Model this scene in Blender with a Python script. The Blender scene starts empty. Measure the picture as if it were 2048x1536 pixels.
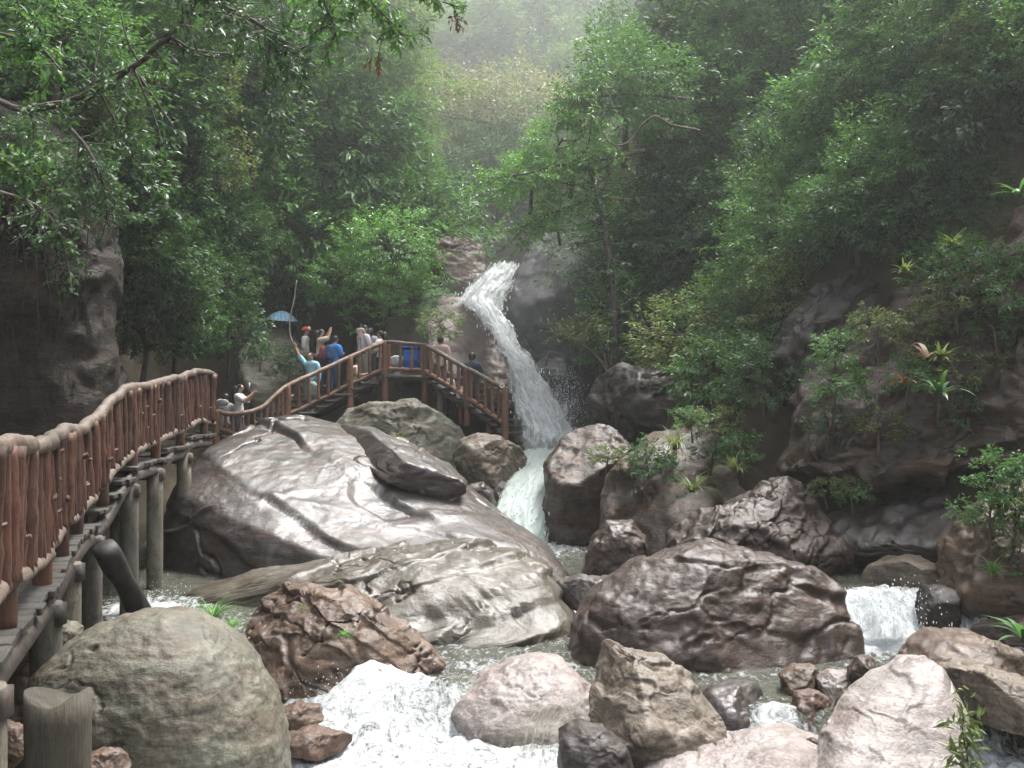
import bpy, bmesh, math, random
import numpy as np
from mathutils import Vector, Matrix

# ------------------------------------------------------------------ camera, sky, sun, exposure
SC = bpy.context.scene
COL = SC.collection
F = 2100.0            # focal length in photo pixels
HY = 800.0            # horizon row in the photo
cam_d = bpy.data.cameras.new('camera')
cam = bpy.data.objects.new('camera', cam_d); COL.objects.link(cam)
cam_d.sensor_width = 36; cam_d.lens = F / 2048 * 36
cam_d.shift_y = (HY - 768) / 2048
cam_d.clip_start = 0.1; cam_d.clip_end = 600
cam.location = (0, 0, 0); cam.rotation_euler = (math.radians(90), 0, 0)
SC.camera = cam

SUN_FROM = Vector((0.26, 0.26, 0.93)).normalized()
w = bpy.data.worlds.new('World'); SC.world = w; w.use_nodes = True
wn = w.node_tree.nodes; wl = w.node_tree.links
bg = wn['Background']
sky = wn.new('ShaderNodeTexSky'); sky.sky_type = 'NISHITA'; sky.sun_disc = False
sky.sun_elevation = math.asin(SUN_FROM.z); sky.sun_rotation = math.atan2(SUN_FROM.x, SUN_FROM.y)
sky.air_density = 1.0; sky.dust_density = 4.0; sky.ozone_density = 1.0
hs = wn.new('ShaderNodeHueSaturation'); hs.inputs['Saturation'].default_value = 0.28
wl.new(sky.outputs[0], hs.inputs['Color']); wl.new(hs.outputs[0], bg.inputs['Color'])
bg.inputs['Strength'].default_value = 0.15
sd = bpy.data.lights.new('sun', 'SUN'); sd.energy = 2.5; sd.angle = math.radians(16); sd.color = (1.0, 0.98, 0.95)
so = bpy.data.objects.new('sun', sd); COL.objects.link(so)
so.rotation_euler = SUN_FROM.to_track_quat('Z', 'Y').to_euler()
SC.view_settings.view_transform = 'Standard'; SC.view_settings.look = 'None'
SC.view_settings.gamma = 1; SC.view_settings.use_curve_mapping = False
SC.view_settings.exposure = 1.8
cy = SC.cycles
cy.use_denoising = True; cy.use_adaptive_sampling = True; cy.adaptive_threshold = 0.03; cy.adaptive_min_samples = 16
cy.max_bounces = 5; cy.diffuse_bounces = 2; cy.glossy_bounces = 2; cy.transmission_bounces = 3
cy.transparent_max_bounces = 10; cy.volume_bounces = 0
cy.caustics_reflective = False; cy.caustics_refractive = False
cy.sample_clamp_indirect = 4

rnd = random.Random(7)

# ------------------------------------------------------------------ helpers
def P(px, py, D):
    return np.array(((px - 1024) / F * D, D, (HY - py) / F * D))

_rs = np.random.RandomState(11)
_perm = np.concatenate([_rs.permutation(256)] * 3)
_grad = _rs.normal(size=(256, 3)); _grad /= np.linalg.norm(_grad, axis=1)[:, None]
def pnoise(p, seed=0):
    p = np.asarray(p, float) + seed * 17.137
    i = np.floor(p).astype(int); f = p - i
    u = f * f * f * (f * (f * 6 - 15) + 10)
    i &= 255
    out = 0
    for dx in (0, 1):
        wx = u[:, 0] if dx else 1 - u[:, 0]
        a = _perm[(i[:, 0] + dx) & 255]
        for dy in (0, 1):
            wy = u[:, 1] if dy else 1 - u[:, 1]
            b = _perm[a + ((i[:, 1] + dy) & 255)]
            for dz in (0, 1):
                wz = u[:, 2] if dz else 1 - u[:, 2]
                g = _grad[_perm[b + ((i[:, 2] + dz) & 255)]]
                d = g[:, 0] * (f[:, 0] - dx) + g[:, 1] * (f[:, 1] - dy) + g[:, 2] * (f[:, 2] - dz)
                out = out + wx * wy * wz * d
    return out * 1.6
def fbm(p, octaves=4, seed=0, gain=0.5):
    p = np.asarray(p, float); a = 1.0; s = 0
    for k in range(octaves):
        s = s + a * pnoise(p * (2.03 ** k), seed + k * 3); a *= gain
    return s
def sstep(a, b, x):
    t = np.clip((x - a) / (b - a), 0, 1); return t * t * (3 - 2 * t)

def mesh_np(name, v, f, mat=None, smooth=True):
    me = bpy.data.meshes.new(name)
    v = np.asarray(v, np.float32); f = np.asarray(f, np.int32)
    me.vertices.add(len(v)); me.vertices.foreach_set('co', v.ravel())
    k = f.shape[1]
    me.loops.add(f.size); me.loops.foreach_set('vertex_index', f.ravel())
    me.polygons.add(len(f))
    me.polygons.foreach_set('loop_start', np.arange(0, f.size, k, dtype=np.int32))
    try: me.polygons.foreach_set('loop_total', np.full(len(f), k, np.int32))
    except Exception: pass
    me.update(calc_edges=True)
    if smooth: me.polygons.foreach_set('use_smooth', np.ones(len(f), bool))
    if mat is not None: me.materials.append(mat)
    return me
def obj(name, me, parent=None, loc=None):
    o = bpy.data.objects.new(name, me); COL.objects.link(o)
    if parent is not None: o.parent = parent
    if loc is not None: o.location = loc
    return o
def tag(o, label=None, cat=None, group=None, kind=None):
    if label: o['label'] = label
    if cat: o['category'] = cat
    if group: o['group'] = group
    if kind: o['kind'] = kind
    return o
def empty(name, loc, label=None, cat=None, group=None, rz=0):
    o = bpy.data.objects.new(name, None); COL.objects.link(o)
    o.location = loc; o.rotation_euler = (0, 0, rz); o.empty_display_size = 0.1
    return tag(o, label, cat, group)
def attr_f(me, name, arr):
    a = me.attributes.new(name, 'FLOAT', 'POINT'); a.data.foreach_set('value', np.asarray(arr, np.float32))

def catmull(pts, n):
    pts = np.asarray(pts, float)
    q = np.vstack([2 * pts[0] - pts[1], pts, 2 * pts[-1] - pts[-2]])
    seg = len(pts) - 1
    t = np.linspace(0, seg, n); i = np.minimum(t.astype(int), seg - 1); u = (t - i)[:, None]
    a, b, c, d = q[i], q[i + 1], q[i + 2], q[i + 3]
    return 0.5 * (2 * b + (c - a) * u + (2 * a - 5 * b + 4 * c - d) * u * u + (3 * b - a - 3 * c + d) * u ** 3)
def tube_vf(pts, rad, seg=8, wob=0.0, seed=0, cap=True):
    pts = np.asarray(pts, float); n = len(pts)
    rad = np.broadcast_to(np.asarray(rad, float), (n,))
    tan = np.gradient(pts, axis=0); tan /= np.linalg.norm(tan, axis=1)[:, None] + 1e-9
    ref = np.array((0.31, 0.17, 0.93)) if abs(tan[0][2]) < 0.9 else np.array((0.95, 0.2, 0.1))
    ang = np.arange(seg) / seg * 2 * math.pi
    V = []
    s = np.cross(tan[0], ref); s /= np.linalg.norm(s)
    for k in range(n):
        s = s - tan[k] * s.dot(tan[k]); s /= np.linalg.norm(s) + 1e-9
        b = np.cross(tan[k], s)
        V.append(pts[k] + rad[k] * (np.cos(ang)[:, None] * s + np.sin(ang)[:, None] * b))
    V = np.array(V)
    if wob:
        c = pts[:, None, :]
        r = pnoise(V.reshape(-1, 3) * (0.55 / max(rad.mean(), 1e-3)), seed).reshape(n, seg, 1)
        V = c + (V - c) * (1 + wob * r)
    V = V.reshape(-1, 3)
    k, j = np.meshgrid(np.arange(n - 1), np.arange(seg), indexing='ij')
    a = k * seg + j; b = k * seg + (j + 1) % seg
    Q = np.stack([a, b, b + seg, a + seg], -1).reshape(-1, 4)
    if cap:
        V = np.vstack([V, pts[0], pts[-1]]); c0 = n * seg; c1 = c0 + 1
        jj = np.arange(seg)
        q0 = np.stack([np.full(seg, c0), (jj + 1) % seg, jj, jj], -1)
        q1 = np.stack([np.full(seg, c1), (n - 1) * seg + jj, (n - 1) * seg + (jj + 1) % seg, (n - 1) * seg + (jj + 1) % seg], -1)
        # close caps with triangles, as degenerate-free list handled separately
        return V, Q, np.vstack([q0[:, :3], q1[:, :3]])
    return V, Q, np.zeros((0, 3), int)
def merge_vf(parts):
    """list of (V, Q, T) -> triangles"""
    VV, TT, o = [], [], 0
    for V, Q, T in parts:
        VV.append(V)
        if len(Q):
            TT.append(np.vstack([Q[:, [0, 1, 2]], Q[:, [0, 2, 3]]]) + o)
        if len(T): TT.append(np.asarray(T) + o)
        o += len(V)
    return np.vstack(VV), np.vstack(TT)
def tube_mesh(name, pts, rad, mat, seg=8, wob=0.0, seed=0):
    V, T = merge_vf([tube_vf(pts, rad, seg, wob, seed)])
    return mesh_np(name, V, T, mat)
def box_vf(x0, x1, y0, y1, z0, z1):
    V = np.array([(x, y, z) for x in (x0, x1) for y in (y0, y1) for z in (z0, z1)], float)
    Q = np.array([(0, 1, 3, 2), (4, 6, 7, 5), (0, 4, 5, 1), (2, 3, 7, 6), (0, 2, 6, 4), (1, 5, 7, 3)])
    return V, Q, np.zeros((0, 3), int)

_ico = {}
def ico(n):
    if n not in _ico:
        bm = bmesh.new(); bmesh.ops.create_icosphere(bm, subdivisions=n, radius=1.0)
        v = np.array([x.co[:] for x in bm.verts]); f = np.array([[a.index for a in x.verts] for x in bm.faces]); bm.free()
        _ico[n] = (v, f)
    return _ico[n]
# ------------------------------------------------------------------ materials
class NT:
    def __init__(s, name):
        s.m = bpy.data.materials.new(name); s.m.use_nodes = True
        s.n = s.m.node_tree.nodes; s.l = s.m.node_tree.links
        s.b = s.n['Principled BSDF']; s.out = s.n['Material Output']
    def new(s, t, **kw):
        x = s.n.new(t)
        for k, v in kw.items():
            if k in x.inputs: x.inputs[k].default_value = v
            else: setattr(x, k, v)
        return x
    def link(s, a, b): s.l.new(a, b)
    def noise(s, vec, scale, detail=6, rough=0.6, dist=0.0):
        x = s.new('ShaderNodeTexNoise'); x.inputs['Scale'].default_value = scale; x.inputs['Detail'].default_value = detail
        x.inputs['Roughness'].default_value = rough; x.inputs['Distortion'].default_value = dist
        s.link(vec, x.inputs['Vector']); return x.outputs['Fac']
    def map(s, vec, scale=(1, 1, 1), rot=(0, 0, 0)):
        x = s.new('ShaderNodeMapping'); x.inputs['Scale'].default_value = scale; x.inputs['Rotation'].default_value = rot
        s.link(vec, x.inputs['Vector']); return x.outputs[0]
    def ramp(s, fac, stops):
        x = s.new('ShaderNodeValToRGB'); e = x.color_ramp.elements
        while len(e) < len(stops): e.new(0.5)
        for k, (p, c) in enumerate(stops):
            e[k].position = p; e[k].color = (c, c, c, 1) if not hasattr(c, '__len__') else (*c, 1)
        s.link(fac, x.inputs[0]); return x.outputs[0]
    def mix(s, fac, a, b, mode='MIX'):
        x = s.new('ShaderNodeMix', data_type='RGBA', blend_type=mode)
        for sock, v in ((x.inputs[0], fac), (x.inputs[6], a), (x.inputs[7], b)):
            if hasattr(v, 'is_output'): s.link(v, sock)
            elif hasattr(v, '__len__'): sock.default_value = (*v, 1)
            else: sock.default_value = v
        return x.outputs[2]
    def math(s, op, a, b=0.0):
        x = s.new('ShaderNodeMath', operation=op)
        for sock, v in ((x.inputs[0], a), (x.inputs[1], b)):
            if hasattr(v, 'is_output'): s.link(v, sock)
            else: sock.default_value = v
        return x.outputs[0]
    def bump(s, h, strength=0.5, dist=0.02, normal=None):
        x = s.new('ShaderNodeBump', Strength=strength, Distance=dist)
        s.link(h, x.inputs['Height'])
        if normal is not None: s.link(normal, x.inputs['Normal'])
        return x.outputs[0]
    def objco(s):
        return s.new('ShaderNodeTexCoord').outputs['Object']

MATS = {}
ALB = 0.38
def satur(c, k=1.25):
    g = sum(c) / 3; return tuple(max(0.005, g + (x - g) * k) for x in c)
def rock_mat(name, c1, c2, stain, moss=(0.10, 0.12, 0.06), moss_amt=0.35, stain_amt=0.5, rough=(0.24, 0.55), dip=(0.3, 0.5, 0.2), bump=0.55, wet=0.8):
    c1, c2, stain, moss = [tuple(x * ALB for x in satur(c)) for c in (c1, c2, stain, moss)]
    t = NT(name); co = t.objco()
    n1 = t.noise(co, 1.1, 5, 0.62, 0.4)
    base = t.mix(t.ramp(n1, [(0.36, 0.0), (0.64, 1.0)]), c1, c2)
    st = t.noise(t.map(co, (1.0, 1.0, 3.6), dip), 1.3, 5, 0.65, 0.5)
    base = t.mix(t.math('MULTIPLY', t.ramp(st, [(0.46, 0.0), (0.66, 1.0)]), stain_amt), base, stain)
    vs = t.noise(t.map(co, (5, 5, 0.5)), 1.0, 3, 0.6)
    base = t.mix(t.math('MULTIPLY', t.ramp(vs, [(0.5, 0.0), (0.72, 1.0)]), 0.45), base, [x * 0.45 for x in c1])
    ls = t.noise(t.map(co, (0.5, 0.8, 7.0), dip), 2.2, 4, 0.6, 0.6)
    base = t.mix(0.55, base, t.ramp(ls, [(0.32, 0.4), (0.66, 1.45)]), 'MULTIPLY')
    ms = t.noise(co, 2.1, 5, 0.7, 0.8)
    base = t.mix(t.math('MULTIPLY', t.ramp(ms, [(0.5, 0.0), (0.68, 1.0)]), moss_amt), base, moss)
    fine = t.noise(co, 34, 3, 0.75)
    base = t.mix(0.75, base, t.ramp(fine, [(0.3, 0.45), (0.7, 1.35)]), 'MULTIPLY')
    wv = t.new('ShaderNodeTexNoise'); wv.inputs['Scale'].default_value = 2.2; wv.inputs['Detail'].default_value = 3; t.link(co, wv.inputs['Vector'])
    wc = t.new('ShaderNodeVectorMath', operation='MULTIPLY_ADD'); t.link(wv.outputs['Color'], wc.inputs[0]); wc.inputs[1].default_value = (0.9, 0.9, 0.9); t.link(t.map(co, (1, 1, 1.8), dip), wc.inputs[2])
    vo = t.new('ShaderNodeTexVoronoi', feature='DISTANCE_TO_EDGE'); vo.inputs['Scale'].default_value = 0.75; t.link(wc.outputs[0], vo.inputs['Vector'])
    ck = t.math('MULTIPLY', t.ramp(vo.outputs['Distance'], [(0.0, 1.0), (0.014, 0.0)]), t.ramp(t.noise(co, 0.9, 3), [(0.56, 0.0), (0.64, 1.0)]))
    base = t.mix(t.math('MULTIPLY', ck, 0.5), base, [x * 0.2 for x in c1])
    # pale lichen flecks
    fl = t.noise(co, 11, 3, 0.8, 0.3)
    base = t.mix(t.ramp(fl, [(0.66, 0.0), (0.74, 0.5)]), base, [min(1, x * 1.7 + 0.06) for x in c2])
    t.link(base, t.b.inputs['Base Color'])
    rn = t.noise(co, 3.0, 3, 0.7)
    rr = t.new('ShaderNodeMapRange'); t.link(rn, rr.inputs[0]); rr.inputs[1].default_value = 0.35; rr.inputs[2].default_value = 0.65
    rr.inputs[3].default_value = rough[0] + 0.16; rr.inputs[4].default_value = rough[1] + 0.22
    t.link(rr.outputs[0], t.b.inputs['Roughness'])
    t.b.inputs['Specular IOR Level'].default_value = 0.45
    t.b.inputs['Coat Weight'].default_value = wet * 0.8; t.b.inputs['Coat Roughness'].default_value = 0.2; t.b.inputs['Coat IOR'].default_value = 1.45
    b1 = t.bump(t.noise(t.map(co, (1, 1, 2.6), dip), 3.4, 6, 0.6, 0.4), bump * 0.7, 0.055)
    b2 = t.bump(t.noise(co, 22, 5, 0.72), bump * 1.0, 0.022, b1)
    t.link(b2, t.b.inputs['Normal']); t.link(b2, t.b.inputs['Coat Normal'])
    MATS[name] = t.m; return t.m

rock_mat('rock_grey_green', (0.24, 0.225, 0.17), (0.38, 0.37, 0.30), (0.27, 0.17, 0.135), (0.15, 0.16, 0.08), 0.3, 0.5, (0.35, 0.6), wet=0.12)
rock_mat('rock_slab', (0.105, 0.09, 0.083), (0.185, 0.17, 0.16), (0.16, 0.095, 0.075), (0.09, 0.09, 0.06), 0.4, 0.8, (0.16, 0.36), (0.25, 0.6, 0.3), bump=0.42, wet=0.62)
rock_mat('rock_lens', (0.11, 0.092, 0.066), (0.23, 0.205, 0.165), (0.13, 0.08, 0.05), (0.13, 0.12, 0.06), 0.45, 0.6, (0.22, 0.5), bump=0.45, wet=0.55)
rock_mat('rock_brown', (0.075, 0.045, 0.033), (0.145, 0.094, 0.072), (0.11, 0.06, 0.045), (0.06, 0.055, 0.035), 0.3, 0.5, (0.22, 0.5), wet=0.45)
rock_mat('rock_dark', (0.045, 0.035, 0.03), (0.09, 0.07, 0.06), (0.08, 0.05, 0.04), (0.04, 0.045, 0.03), 0.4, 0.4, (0.3, 0.6), wet=0.2)
rock_mat('rock_orange', (0.17, 0.115, 0.085), (0.33, 0.24, 0.185), (0.24, 0.13, 0.075), (0.12, 0.09, 0.05), 0.3, 0.65, (0.25, 0.55), wet=0.35)
rock_mat('rock_pink', (0.52, 0.44, 0.41), (0.75, 0.69, 0.66), (0.30, 0.20, 0.15), (0.22, 0.19, 0.15), 0.3, 0.5, (0.18, 0.45), wet=0.15)
rock_mat('rock_tan', (0.27, 0.22, 0.17), (0.46, 0.39, 0.32), (0.20, 0.12, 0.08), (0.13, 0.12, 0.07), 0.35, 0.5, (0.25, 0.55), wet=0.12)
rock_mat('rock_cliff', (0.10, 0.068, 0.05), (0.20, 0.152, 0.124), (0.22, 0.10, 0.055), (0.05, 0.065, 0.03), 0.6, 0.7, (0.22, 0.55), (0.6, 0.7, 0.2), 0.8, wet=0.5)
rock_mat('rock_fall', (0.06, 0.057, 0.06), (0.11, 0.105, 0.11), (0.12, 0.10, 0.09), (0.06, 0.07, 0.05), 0.4, 0.4, (0.4, 0.6), (0.2, 0.9, 0.2), 0.3, 0.2)
rock_mat('rock_rust', (0.16, 0.10, 0.075), (0.30, 0.21, 0.165), (0.24, 0.12, 0.07), (0.09, 0.10, 0.05), 0.45, 0.6, (0.3, 0.55), wet=0.2)
rock_mat('rock_roots', (0.034, 0.022, 0.016), (0.066, 0.046, 0.033), (0.10, 0.05, 0.03), (0.07, 0.085, 0.04), 0.5, 0.6, (0.4, 0.7), (0.1, 0.1, 0.1), 1.0, 0.05)


def leaf_mat(name, cols, rough=0.42, trans=0.38, spec=0.4):
    t = NT(name)
    at = t.new('ShaderNodeAttribute', attribute_name='tint')
    oi = t.new('ShaderNodeObjectInfo')
    f = t.math('FRACT', t.math('ADD', t.math('MULTIPLY', oi.outputs['Random'], 0.35), at.outputs['Fac']))
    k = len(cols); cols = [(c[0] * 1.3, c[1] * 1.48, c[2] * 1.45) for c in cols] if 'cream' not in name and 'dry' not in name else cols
    base = t.ramp(f, [(i / (k - 1), c) for i, c in enumerate(cols)])
    t.link(base, t.b.inputs['Base Color'])
    t.b.inputs['Roughness'].default_value = rough; t.b.inputs['Specular IOR Level'].default_value = spec
    tr = t.new('ShaderNodeBsdfTranslucent')
    t.link(t.mix(1.0, base, (1.25, 1.35, 0.6), 'MULTIPLY'), tr.inputs['Color'])
    mx = t.new('ShaderNodeMixShader'); mx.inputs[0].default_value = trans
    t.link(t.b.outputs[0], mx.inputs[1]); t.link(tr.outputs[0], mx.inputs[2]); t.link(mx.outputs[0], t.out.inputs['Surface'])
    MATS[name] = t.m; return t.m
leaf_mat('leaf_dark', [(0.026, 0.048, 0.024), (0.040, 0.074, 0.031), (0.031, 0.057, 0.031), (0.052, 0.092, 0.036), (0.026, 0.046, 0.024)])
leaf_mat('leaf_mid', [(0.045, 0.085, 0.030), (0.065, 0.125, 0.042), (0.055, 0.10, 0.045), (0.085, 0.150, 0.045), (0.042, 0.080, 0.032)])
leaf_mat('leaf_bright', [(0.070, 0.140, 0.035), (0.100, 0.190, 0.050), (0.085, 0.160, 0.055), (0.130, 0.220, 0.055), (0.065, 0.130, 0.038)], 0.35, 0.35)
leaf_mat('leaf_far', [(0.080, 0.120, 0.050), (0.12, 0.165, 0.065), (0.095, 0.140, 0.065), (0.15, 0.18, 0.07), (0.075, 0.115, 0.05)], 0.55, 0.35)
leaf_mat('leaf_olive', [(0.070, 0.085, 0.030), (0.105, 0.120, 0.045), (0.085, 0.100, 0.045), (0.130, 0.130, 0.050), (0.065, 0.085, 0.030)])
leaf_mat('leaf_cream', [(0.42, 0.37, 0.25), (0.50, 0.45, 0.31), (0.38, 0.36, 0.22), (0.54, 0.48, 0.34), (0.40, 0.36, 0.22)], 0.7, 0.08)
leaf_mat('leaf_dry', [(0.13, 0.06, 0.03), (0.18, 0.085, 0.04), (0.11, 0.05, 0.028), (0.17, 0.11, 0.05), (0.13, 0.07, 0.035)], 0.5, 0.25)
leaf_mat('leaf_pale', [(0.11, 0.20, 0.08), (0.15, 0.25, 0.10), (0.12, 0.22, 0.10), (0.17, 0.27, 0.11), (0.11, 0.2, 0.08)], 0.35, 0.35)

def simple_mat(name, col, rough=0.6, var=0.25, scale=8, bump=0.0, spec=0.4):
    t = NT(name); co = t.objco()
    n = t.noise(co, scale, 5, 0.6)
    base = t.mix(var * 2, col, t.ramp(n, [(0.3, 0.5), (0.7, 1.4)]), 'MULTIPLY')
    t.link(base, t.b.inputs['Base Color']); t.b.inputs['Roughness'].default_value = rough
    t.b.inputs['Specular IOR Level'].default_value = spec
    if bump: t.link(t.bump(n, bump, 0.01), t.b.inputs['Normal'])
    MATS[name] = t.m; return t.m
def wood_mat(name, c1, c2, c3, rough=(0.3, 0.6)):
    t = NT(name); co = t.objco()
    n1 = t.noise(t.map(co, (1, 1, 0.35)), 9, 6, 0.65, 0.5)
    base = t.mix(t.ramp(n1, [(0.35, 0), (0.65, 1)]), c1, c2)
    n2 = t.noise(co, 5, 5, 0.7, 1.0)
    base = t.mix(t.ramp(n2, [(0.52, 0), (0.68, 0.8)]), base, c3)
    oi = t.new('ShaderNodeObjectInfo').outputs['Random']
    base = t.mix(1.0, base, t.ramp(oi, [(0.0, (0.55, 0.5, 0.5)), (0.5, (1.0, 1.0, 1.0)), (1.0, (1.25, 1.05, 0.95))]), 'MULTIPLY')
    n3 = t.noise(t.map(co, (6, 6, 1)), 14, 4, 0.7)
    base = t.mix(0.6, base, t.ramp(n3, [(0.3, 0.45), (0.7, 1.3)]), 'MULTIPLY')
    t.link(base, t.b.inputs['Base Color'])
    t.link(t.ramp(n2, [(0.3, rough[0] + 0.18), (0.7, rough[1] + 0.25)]), t.b.inputs['Roughness'])
    b = t.bump(n3, 0.6, 0.012); b = t.bump(n1, 0.5, 0.02, b); t.link(b, t.b.inputs['Normal'])
    MATS[name] = t.m; return t.m
simple_mat('soil', (0.045, 0.036, 0.022), 0.9, 0.4, 3, 0.6, 0.2)
wood_mat('bark_red', (0.058, 0.025, 0.016), (0.115, 0.054, 0.035), (0.03, 0.019, 0.015), (0.25, 0.5))
wood_mat('bark_rail', (0.12, 0.085, 0.062), (0.20, 0.165, 0.13), (0.085, 0.045, 0.03), (0.25, 0.5))
wood_mat('bark_far', (0.16, 0.075, 0.045), (0.26, 0.145, 0.095), (0.14, 0.085, 0.055), (0.3, 0.55))
wood_mat('plank', (0.028, 0.025, 0.021), (0.06, 0.056, 0.048), (0.02, 0.018, 0.016), (0.3, 0.6))
wood_mat('plank_dark', (0.035, 0.03, 0.026), (0.07, 0.06, 0.052), (0.03, 0.026, 0.022), (0.2, 0.5))
wood_mat('pillar', (0.095, 0.092, 0.074), (0.18, 0.175, 0.142), (0.06, 0.065, 0.045), (0.5, 0.8))
wood_mat('stub', (0.034, 0.034, 0.026), (0.07, 0.068, 0.054), (0.035, 0.04, 0.026), (0.5, 0.8))
wood_mat('log_black', (0.018, 0.014, 0.012), (0.045, 0.035, 0.03), (0.012, 0.01, 0.01), (0.25, 0.5))
wood_mat('trunk', (0.06, 0.048, 0.038), (0.12, 0.10, 0.08), (0.05, 0.06, 0.035), (0.5, 0.8))
wood_mat('trunk_pale', (0.30, 0.26, 0.2), (0.45, 0.41, 0.34), (0.2, 0.16, 0.12), (0.4, 0.7))

def water_mat():
    t = NT('water'); co = t.objco()
    at = t.new('ShaderNodeAttribute', attribute_name='foam').outputs['Fac']  # real foam, plus sun sparkle painted on the pool
    n1 = t.noise(t.map(co, (1.7, 0.8, 1)), 4.5, 7, 0.68, 1.6)
    n2 = t.noise(co, 19, 6, 0.75, 0.8)
    s = t.math('ADD', t.math('MULTIPLY', n1, 0.65), t.math('MULTIPLY', n2, 0.35))
    fm = t.math('ADD', t.math('MULTIPLY', at, 1.25), t.math('MULTIPLY', t.math('SUBTRACT', s, 0.5), 3.4))
    fm = t.ramp(t.math('SUBTRACT', fm, 0.25), [(0.0, 0.0), (0.75, 1.0)])
    wcol = t.mix(t.ramp(n1, [(0.3, 0), (0.7, 1)]), (0.035, 0.038, 0.026), (0.075, 0.075, 0.055))
    t.link(t.mix(fm, wcol, (0.74, 0.77, 0.78)), t.b.inputs['Base Color'])
    t.link(t.ramp(fm, [(0.0, 0.06), (0.6, 0.6)]), t.b.inputs['Roughness'])
    t.b.inputs['IOR'].default_value = 1.33
    b = t.bump(t.noise(t.map(co, (1.0, 2.2, 1)), 7, 6, 0.65, 0.6), 0.8, 0.08)
    b = t.bump(t.noise(co, 30, 5, 0.7), 0.35, 0.02, b)
    b = t.bump(t.math('MULTIPLY', t.noise(co, 11, 7, 0.75, 1.0), fm), 0.6, 0.09, b)
    t.link(b, t.b.inputs['Normal'])
    MATS['water'] = t.m
water_mat()
def fall_mat(name, cover, edge_lo, edge_hi, tintc=(0.90, 0.92, 0.92)):
    t = NT(name)
    uv = t.new('ShaderNodeUVMap').outputs[0]
    n1 = t.noise(t.map(uv, (16, 2.2, 1)), 1.0, 8, 0.7, 0.5)
    n2 = t.noise(t.map(uv, (50, 9, 1)), 1.0, 6, 0.75, 0.4)
    s = t.math('ADD', t.math('MULTIPLY', n1, 0.6), t.math('MULTIPLY', n2, 0.4))
    ed = t.new('ShaderNodeAttribute', attribute_name='edge').outputs['Fac']      # 1 centre .. 0 border
    m = t.math('ADD', t.math('MULTIPLY', ed, cover), t.math('MULTIPLY', t.math('SUBTRACT', s, 0.5), 2.6))
    a = t.ramp(m, [(edge_lo, 0.0), (edge_hi, 1.0)])
    t.link(t.mix(t.ramp(s, [(0.35, 0), (0.62, 1)]), [x * 0.9 for x in tintc], tintc), t.b.inputs['Base Color'])
    t.b.inputs['Roughness'].default_value = 0.55
    t.link(t.bump(s, 0.35, 0.06), t.b.inputs['Normal'])
    tp = t.new('ShaderNodeBsdfTransparent')
    tl = t.new('ShaderNodeBsdfTranslucent'); tl.inputs['Color'].default_value = (*tintc, 1)
    mt = t.new('ShaderNodeMixShader'); mt.inputs[0].default_value = 0.6; t.link(t.b.outputs[0], mt.inputs[1]); t.link(tl.outputs[0], mt.inputs[2])
    mx = t.new('ShaderNodeMixShader'); t.link(a, mx.inputs[0]); t.link(tp.outputs[0], mx.inputs[1]); t.link(mt.outputs[0], mx.inputs[2])
    t.link(mx.outputs[0], t.out.inputs['Surface'])
    MATS[name] = t.m
fall_mat('fall_core', 1.35, 0.10, 0.42)
fall_mat('fall_spray', 0.85, 0.42, 0.85)
fall_mat('fall_green', 1.5, 0.05, 0.5, (0.72, 0.80, 0.76))
fall_mat('fall_sheet', 0.55, 0.30, 1.0, (0.42, 0.40, 0.32))
simple_mat('droplet', (0.85, 0.87, 0.88), 0.2, 0.05)

# ------------------------------------------------------------------ terrain of the ravine
def interp(y, tab): return np.interp(y, [a for a, b in tab], [b for a, b in tab])
BED = [(0, -3.9), (10, -3.9), (12, -3.6), (14, -3.3), (20, -3.0), (22, -2.4), (24, -2.0), (27, -0.6), (30.5, 2.9), (34, 3.4), (38, 4.2), (45, 7.0), (52, 12), (62, 20), (80, 36), (110, 62), (150, 90)]
XL = [(0, -3.8), (6, -4.9), (12, -6.5), (19, -8.0), (24, -8.6), (28, -8.4), (30.5, -7.6), (32, -5.0), (33, -2.4), (36, -1.6), (45, -2.0), (60, -4), (150, -8)]
XR = [(0, 7.4), (10, 6.9), (13, 6.9), (15, 6.2), (17, 3.6), (19, 2.2), (22, 1.9), (26, 2.4), (30, 0.9), (34, 0.9), (45, 1.5), (60, 4), (150, 8)]
def terrain(x, y, nz=True):
    x = np.asarray(x, float); y = np.asarray(y, float)
    b = interp(y - 3.5 * sstep(-3.4, -5.2, x) * sstep(36, 32, y), BED); xl = interp(y, XL); xr = interp(y, XR)
    dl = np.maximum(0, xl - x); dr = np.maximum(0, x - xr)
    def wall(d, s): return s * np.minimum(d, 7) + 0.75 * np.maximum(0, d - 7)
    far = sstep(36, 55, y)
    z = b + wall(dl, 2.0 - 1.1 * far) + wall(dr, 1.75 - 1.0 * far)
    if nz:
        q = np.stack([x, y, np.zeros_like(x)], -1).reshape(-1, 3)
        n = (fbm(q * 0.22, 3, 5) * 1.1 + fbm(q * 0.9, 3, 9) * 0.28).reshape(x.shape)
        z = z + n * np.clip((dl + dr) * 0.6 + far, 0.12, 1.0)
    return z
def grid_mesh(name, xs, ys, zf, mat):
    X, Y = np.meshgrid(xs, ys, indexing='ij'); Z = zf(X, Y)
    V = np.stack([X, Y, Z], -1).reshape(-1, 3)
    n, m = X.shape
    i, j = np.meshgrid(np.arange(n - 1), np.arange(m - 1), indexing='ij')
    a = i * m + j
    return mesh_np(name, V, np.stack([a, a + m, a + m + 1, a + 1], -1).reshape(-1, 4), mat), X, Y, Z
xs = np.concatenate([np.linspace(-90, -16, 34), np.linspace(-15.6, 15.6, 157), np.linspace(16, 90, 34)])
ys = np.concatenate([np.linspace(-6, 38, 200), np.linspace(38.6, 150, 90)])
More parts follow.
